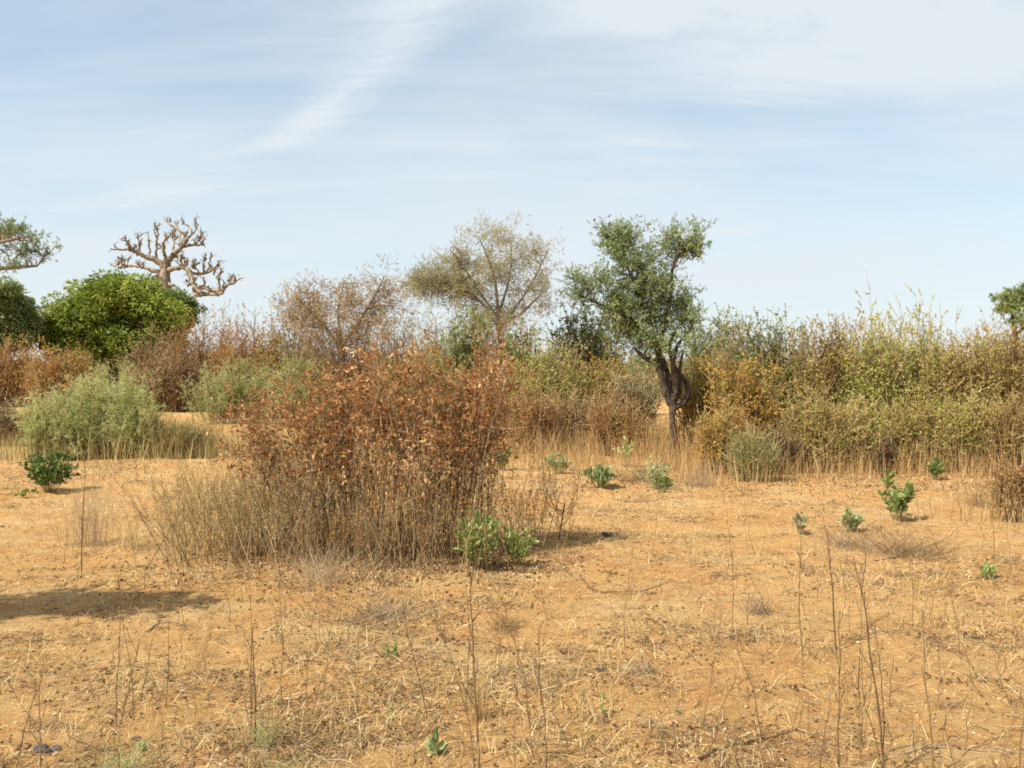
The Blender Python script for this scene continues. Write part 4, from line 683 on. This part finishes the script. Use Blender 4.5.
#@@E
# ---------------------------------------------------------------- sky, sun, camera
SUN_EL, SUN_AZ = 50., -124.
def world():
    w = bpy.data.worlds.new('World'); bpy.context.scene.world = w; w.use_nodes = True; nt = w.node_tree; nt.nodes.clear(); L = nt.links.new
    o = nt.nodes.new('ShaderNodeOutputWorld'); bg = nt.nodes.new('ShaderNodeBackground'); L(bg.outputs[0], o.inputs[0])
    sky = nt.nodes.new('ShaderNodeTexSky'); sky.sky_type = 'NISHITA'; sky.sun_disc = False; sky.sun_elevation = math.radians(SUN_EL); sky.sun_rotation = math.radians(SUN_AZ)
    sky.air_density = 1.; sky.dust_density = 1.2; sky.ozone_density = 1.5
    bg.inputs[1].default_value = .128
    tc = nt.nodes.new('ShaderNodeTexCoord'); sp = nt.nodes.new('ShaderNodeSeparateXYZ'); L(tc.outputs['Generated'], sp.inputs[0])
    def M(op, a, b=None, c=None):
        n = nt.nodes.new('ShaderNodeMath'); n.operation = op
        for i, v in enumerate((a, b, c)):
            if v is None: continue
            if isinstance(v, (int, float)): n.inputs[i].default_value = v
            else: L(v, n.inputs[i])
        return n.outputs[0]
    X, Y, Z = sp.outputs; zz = M('MAXIMUM', Z, .03); den = M('ADD', zz, .12)
    cb = nt.nodes.new('ShaderNodeCombineXYZ'); L(M('DIVIDE', X, den), cb.inputs[0]); L(M('DIVIDE', Y, den), cb.inputs[1])
    def noise(sc, rot, st, off, det=6, rough=.55, dist=.6):
        mp = nt.nodes.new('ShaderNodeMapping'); mp.inputs['Rotation'].default_value = (0, 0, math.radians(rot)); mp.inputs['Scale'].default_value = (st, 1, 1); mp.inputs['Location'].default_value = (off, off * .37, 0)
        n = nt.nodes.new('ShaderNodeTexNoise'); n.inputs['Scale'].default_value = sc; n.inputs['Detail'].default_value = det; n.inputs['Roughness'].default_value = rough; n.inputs['Distortion'].default_value = dist
        L(cb.outputs[0], mp.inputs[0]); L(mp.outputs[0], n.inputs[0]); return n.outputs[0]
    def fr(v, a, b, c=0., d=1.):
        x = nt.nodes.new('ShaderNodeMapRange'); x.interpolation_type = 'SMOOTHSTEP'
        for i, q in enumerate((a, b, c, d)): x.inputs[i + 1].default_value = q
        L(v, x.inputs[0]); return x.outputs[0]
    u = M('DIVIDE', X, M('MAXIMUM', Y, .05)); v = M('DIVIDE', Z, M('MAXIMUM', Y, .05))     # bearings towards the clouds ahead
    broad = fr(noise(.55, 12, .8, 3.1), .38, .66); streak = fr(noise(1.1, 8, .3, 7.7, 7, .6, 1.), .45, .72); wisp = fr(noise(3.2, 4, .22, 1.7, 6, .62, .6), .5, .8)
    cl = M('ADD', M('MULTIPLY', broad, .3), M('ADD', M('MULTIPLY', streak, .25), M('MULTIPLY', wisp, .34)))
    # long curved cirrus band, and the veil in the upper right
    wob = M('MULTIPLY', M('SUBTRACT', noise(2.2, 30, .6, 9.), .5), .07)
    tt = M('POWER', M('MAXIMUM', M('DIVIDE', M('SUBTRACT', v, .275), .2), 0.), .5)
    du = M('SUBTRACT', M('ADD', u, wob), M('MULTIPLY_ADD', tt, .27, -.37)); band = M('MULTIPLY', fr(M('DIVIDE', M('ABSOLUTE', du), M('MULTIPLY_ADD', v, .36, -.055)), 0., 1., 1., 0.), M('MULTIPLY', fr(v, .25, .32), fr(noise(4, 8, .4, 4.4, 8, .7, 1.6), .3, .62, .25, 1.)))
    e = M('ADD', M('POWER', M('DIVIDE', M('SUBTRACT', u, .42), .48), 2.), M('POWER', M('DIVIDE', M('SUBTRACT', M('ADD', v, wob), .47), .14), 2.)); veil = fr(e, .2, 1.2, 1., 0.)
    hz = fr(v, .0, .42, .85, .3)
    tot = M('MINIMUM', M('ADD', M('ADD', M('MULTIPLY', cl, fr(Z, .02, .18)), M('MULTIPLY', band, .42)), M('ADD', M('MULTIPLY', M('MULTIPLY', veil, fr(noise(2.6, 12, .35, 6.1, 7, .62, 1.), .3, .65, .35, 1.)), .55), hz)), .95)
    mx = nt.nodes.new('ShaderNodeMix'); mx.data_type = 'RGBA'; L(tot, mx.inputs[0]); tn = nt.nodes.new('ShaderNodeMix'); tn.data_type = 'RGBA'; tn.blend_type = 'MULTIPLY'; tn.inputs[0].default_value = 1.; L(sky.outputs[0], tn.inputs[6]); tn.inputs[7].default_value = (1.02, 1.1, 1.0, 1); L(tn.outputs[2], mx.inputs[6]); mx.inputs[7].default_value = (4.25, 4.6, 4.85, 1)
    L(mx.outputs[2], bg.inputs[0])
world()
el, az = math.radians(SUN_EL), math.radians(SUN_AZ)
ld = bpy.data.lights.new('sun', 'SUN'); ld.energy = 5.; ld.angle = math.radians(.6); ld.color = (1, .95, .86)
lo = bpy.data.objects.new('sun', ld); C.objects.link(lo)
from mathutils import Vector
lo.rotation_euler = Vector((math.sin(az) * math.cos(el), math.cos(az) * math.cos(el), math.sin(el))).to_track_quat('Z', 'Y').to_euler()
cd = bpy.data.cameras.new('camera'); cd.sensor_width = 36; cd.lens = 36 * F / 1024; cd.clip_end = 20000; cd.clip_start = .05
co = bpy.data.objects.new('camera', cd); C.objects.link(co); co.location = (0, 0, CH); co.rotation_euler = (math.radians(90) - math.atan((384 - HOR) / F), 0, 0)
sc = bpy.context.scene; sc.camera = co; sc.view_settings.view_transform = 'Standard'; sc.view_settings.look = 'None'; sc.view_settings.exposure = .55; sc.view_settings.gamma = 1
sc.render.engine = 'CYCLES'; sc.cycles.max_bounces = 5; sc.cycles.diffuse_bounces = 3; sc.cycles.transmission_bounces = 3; sc.cycles.use_denoising = False; sc.cycles.filter_width = 1.8
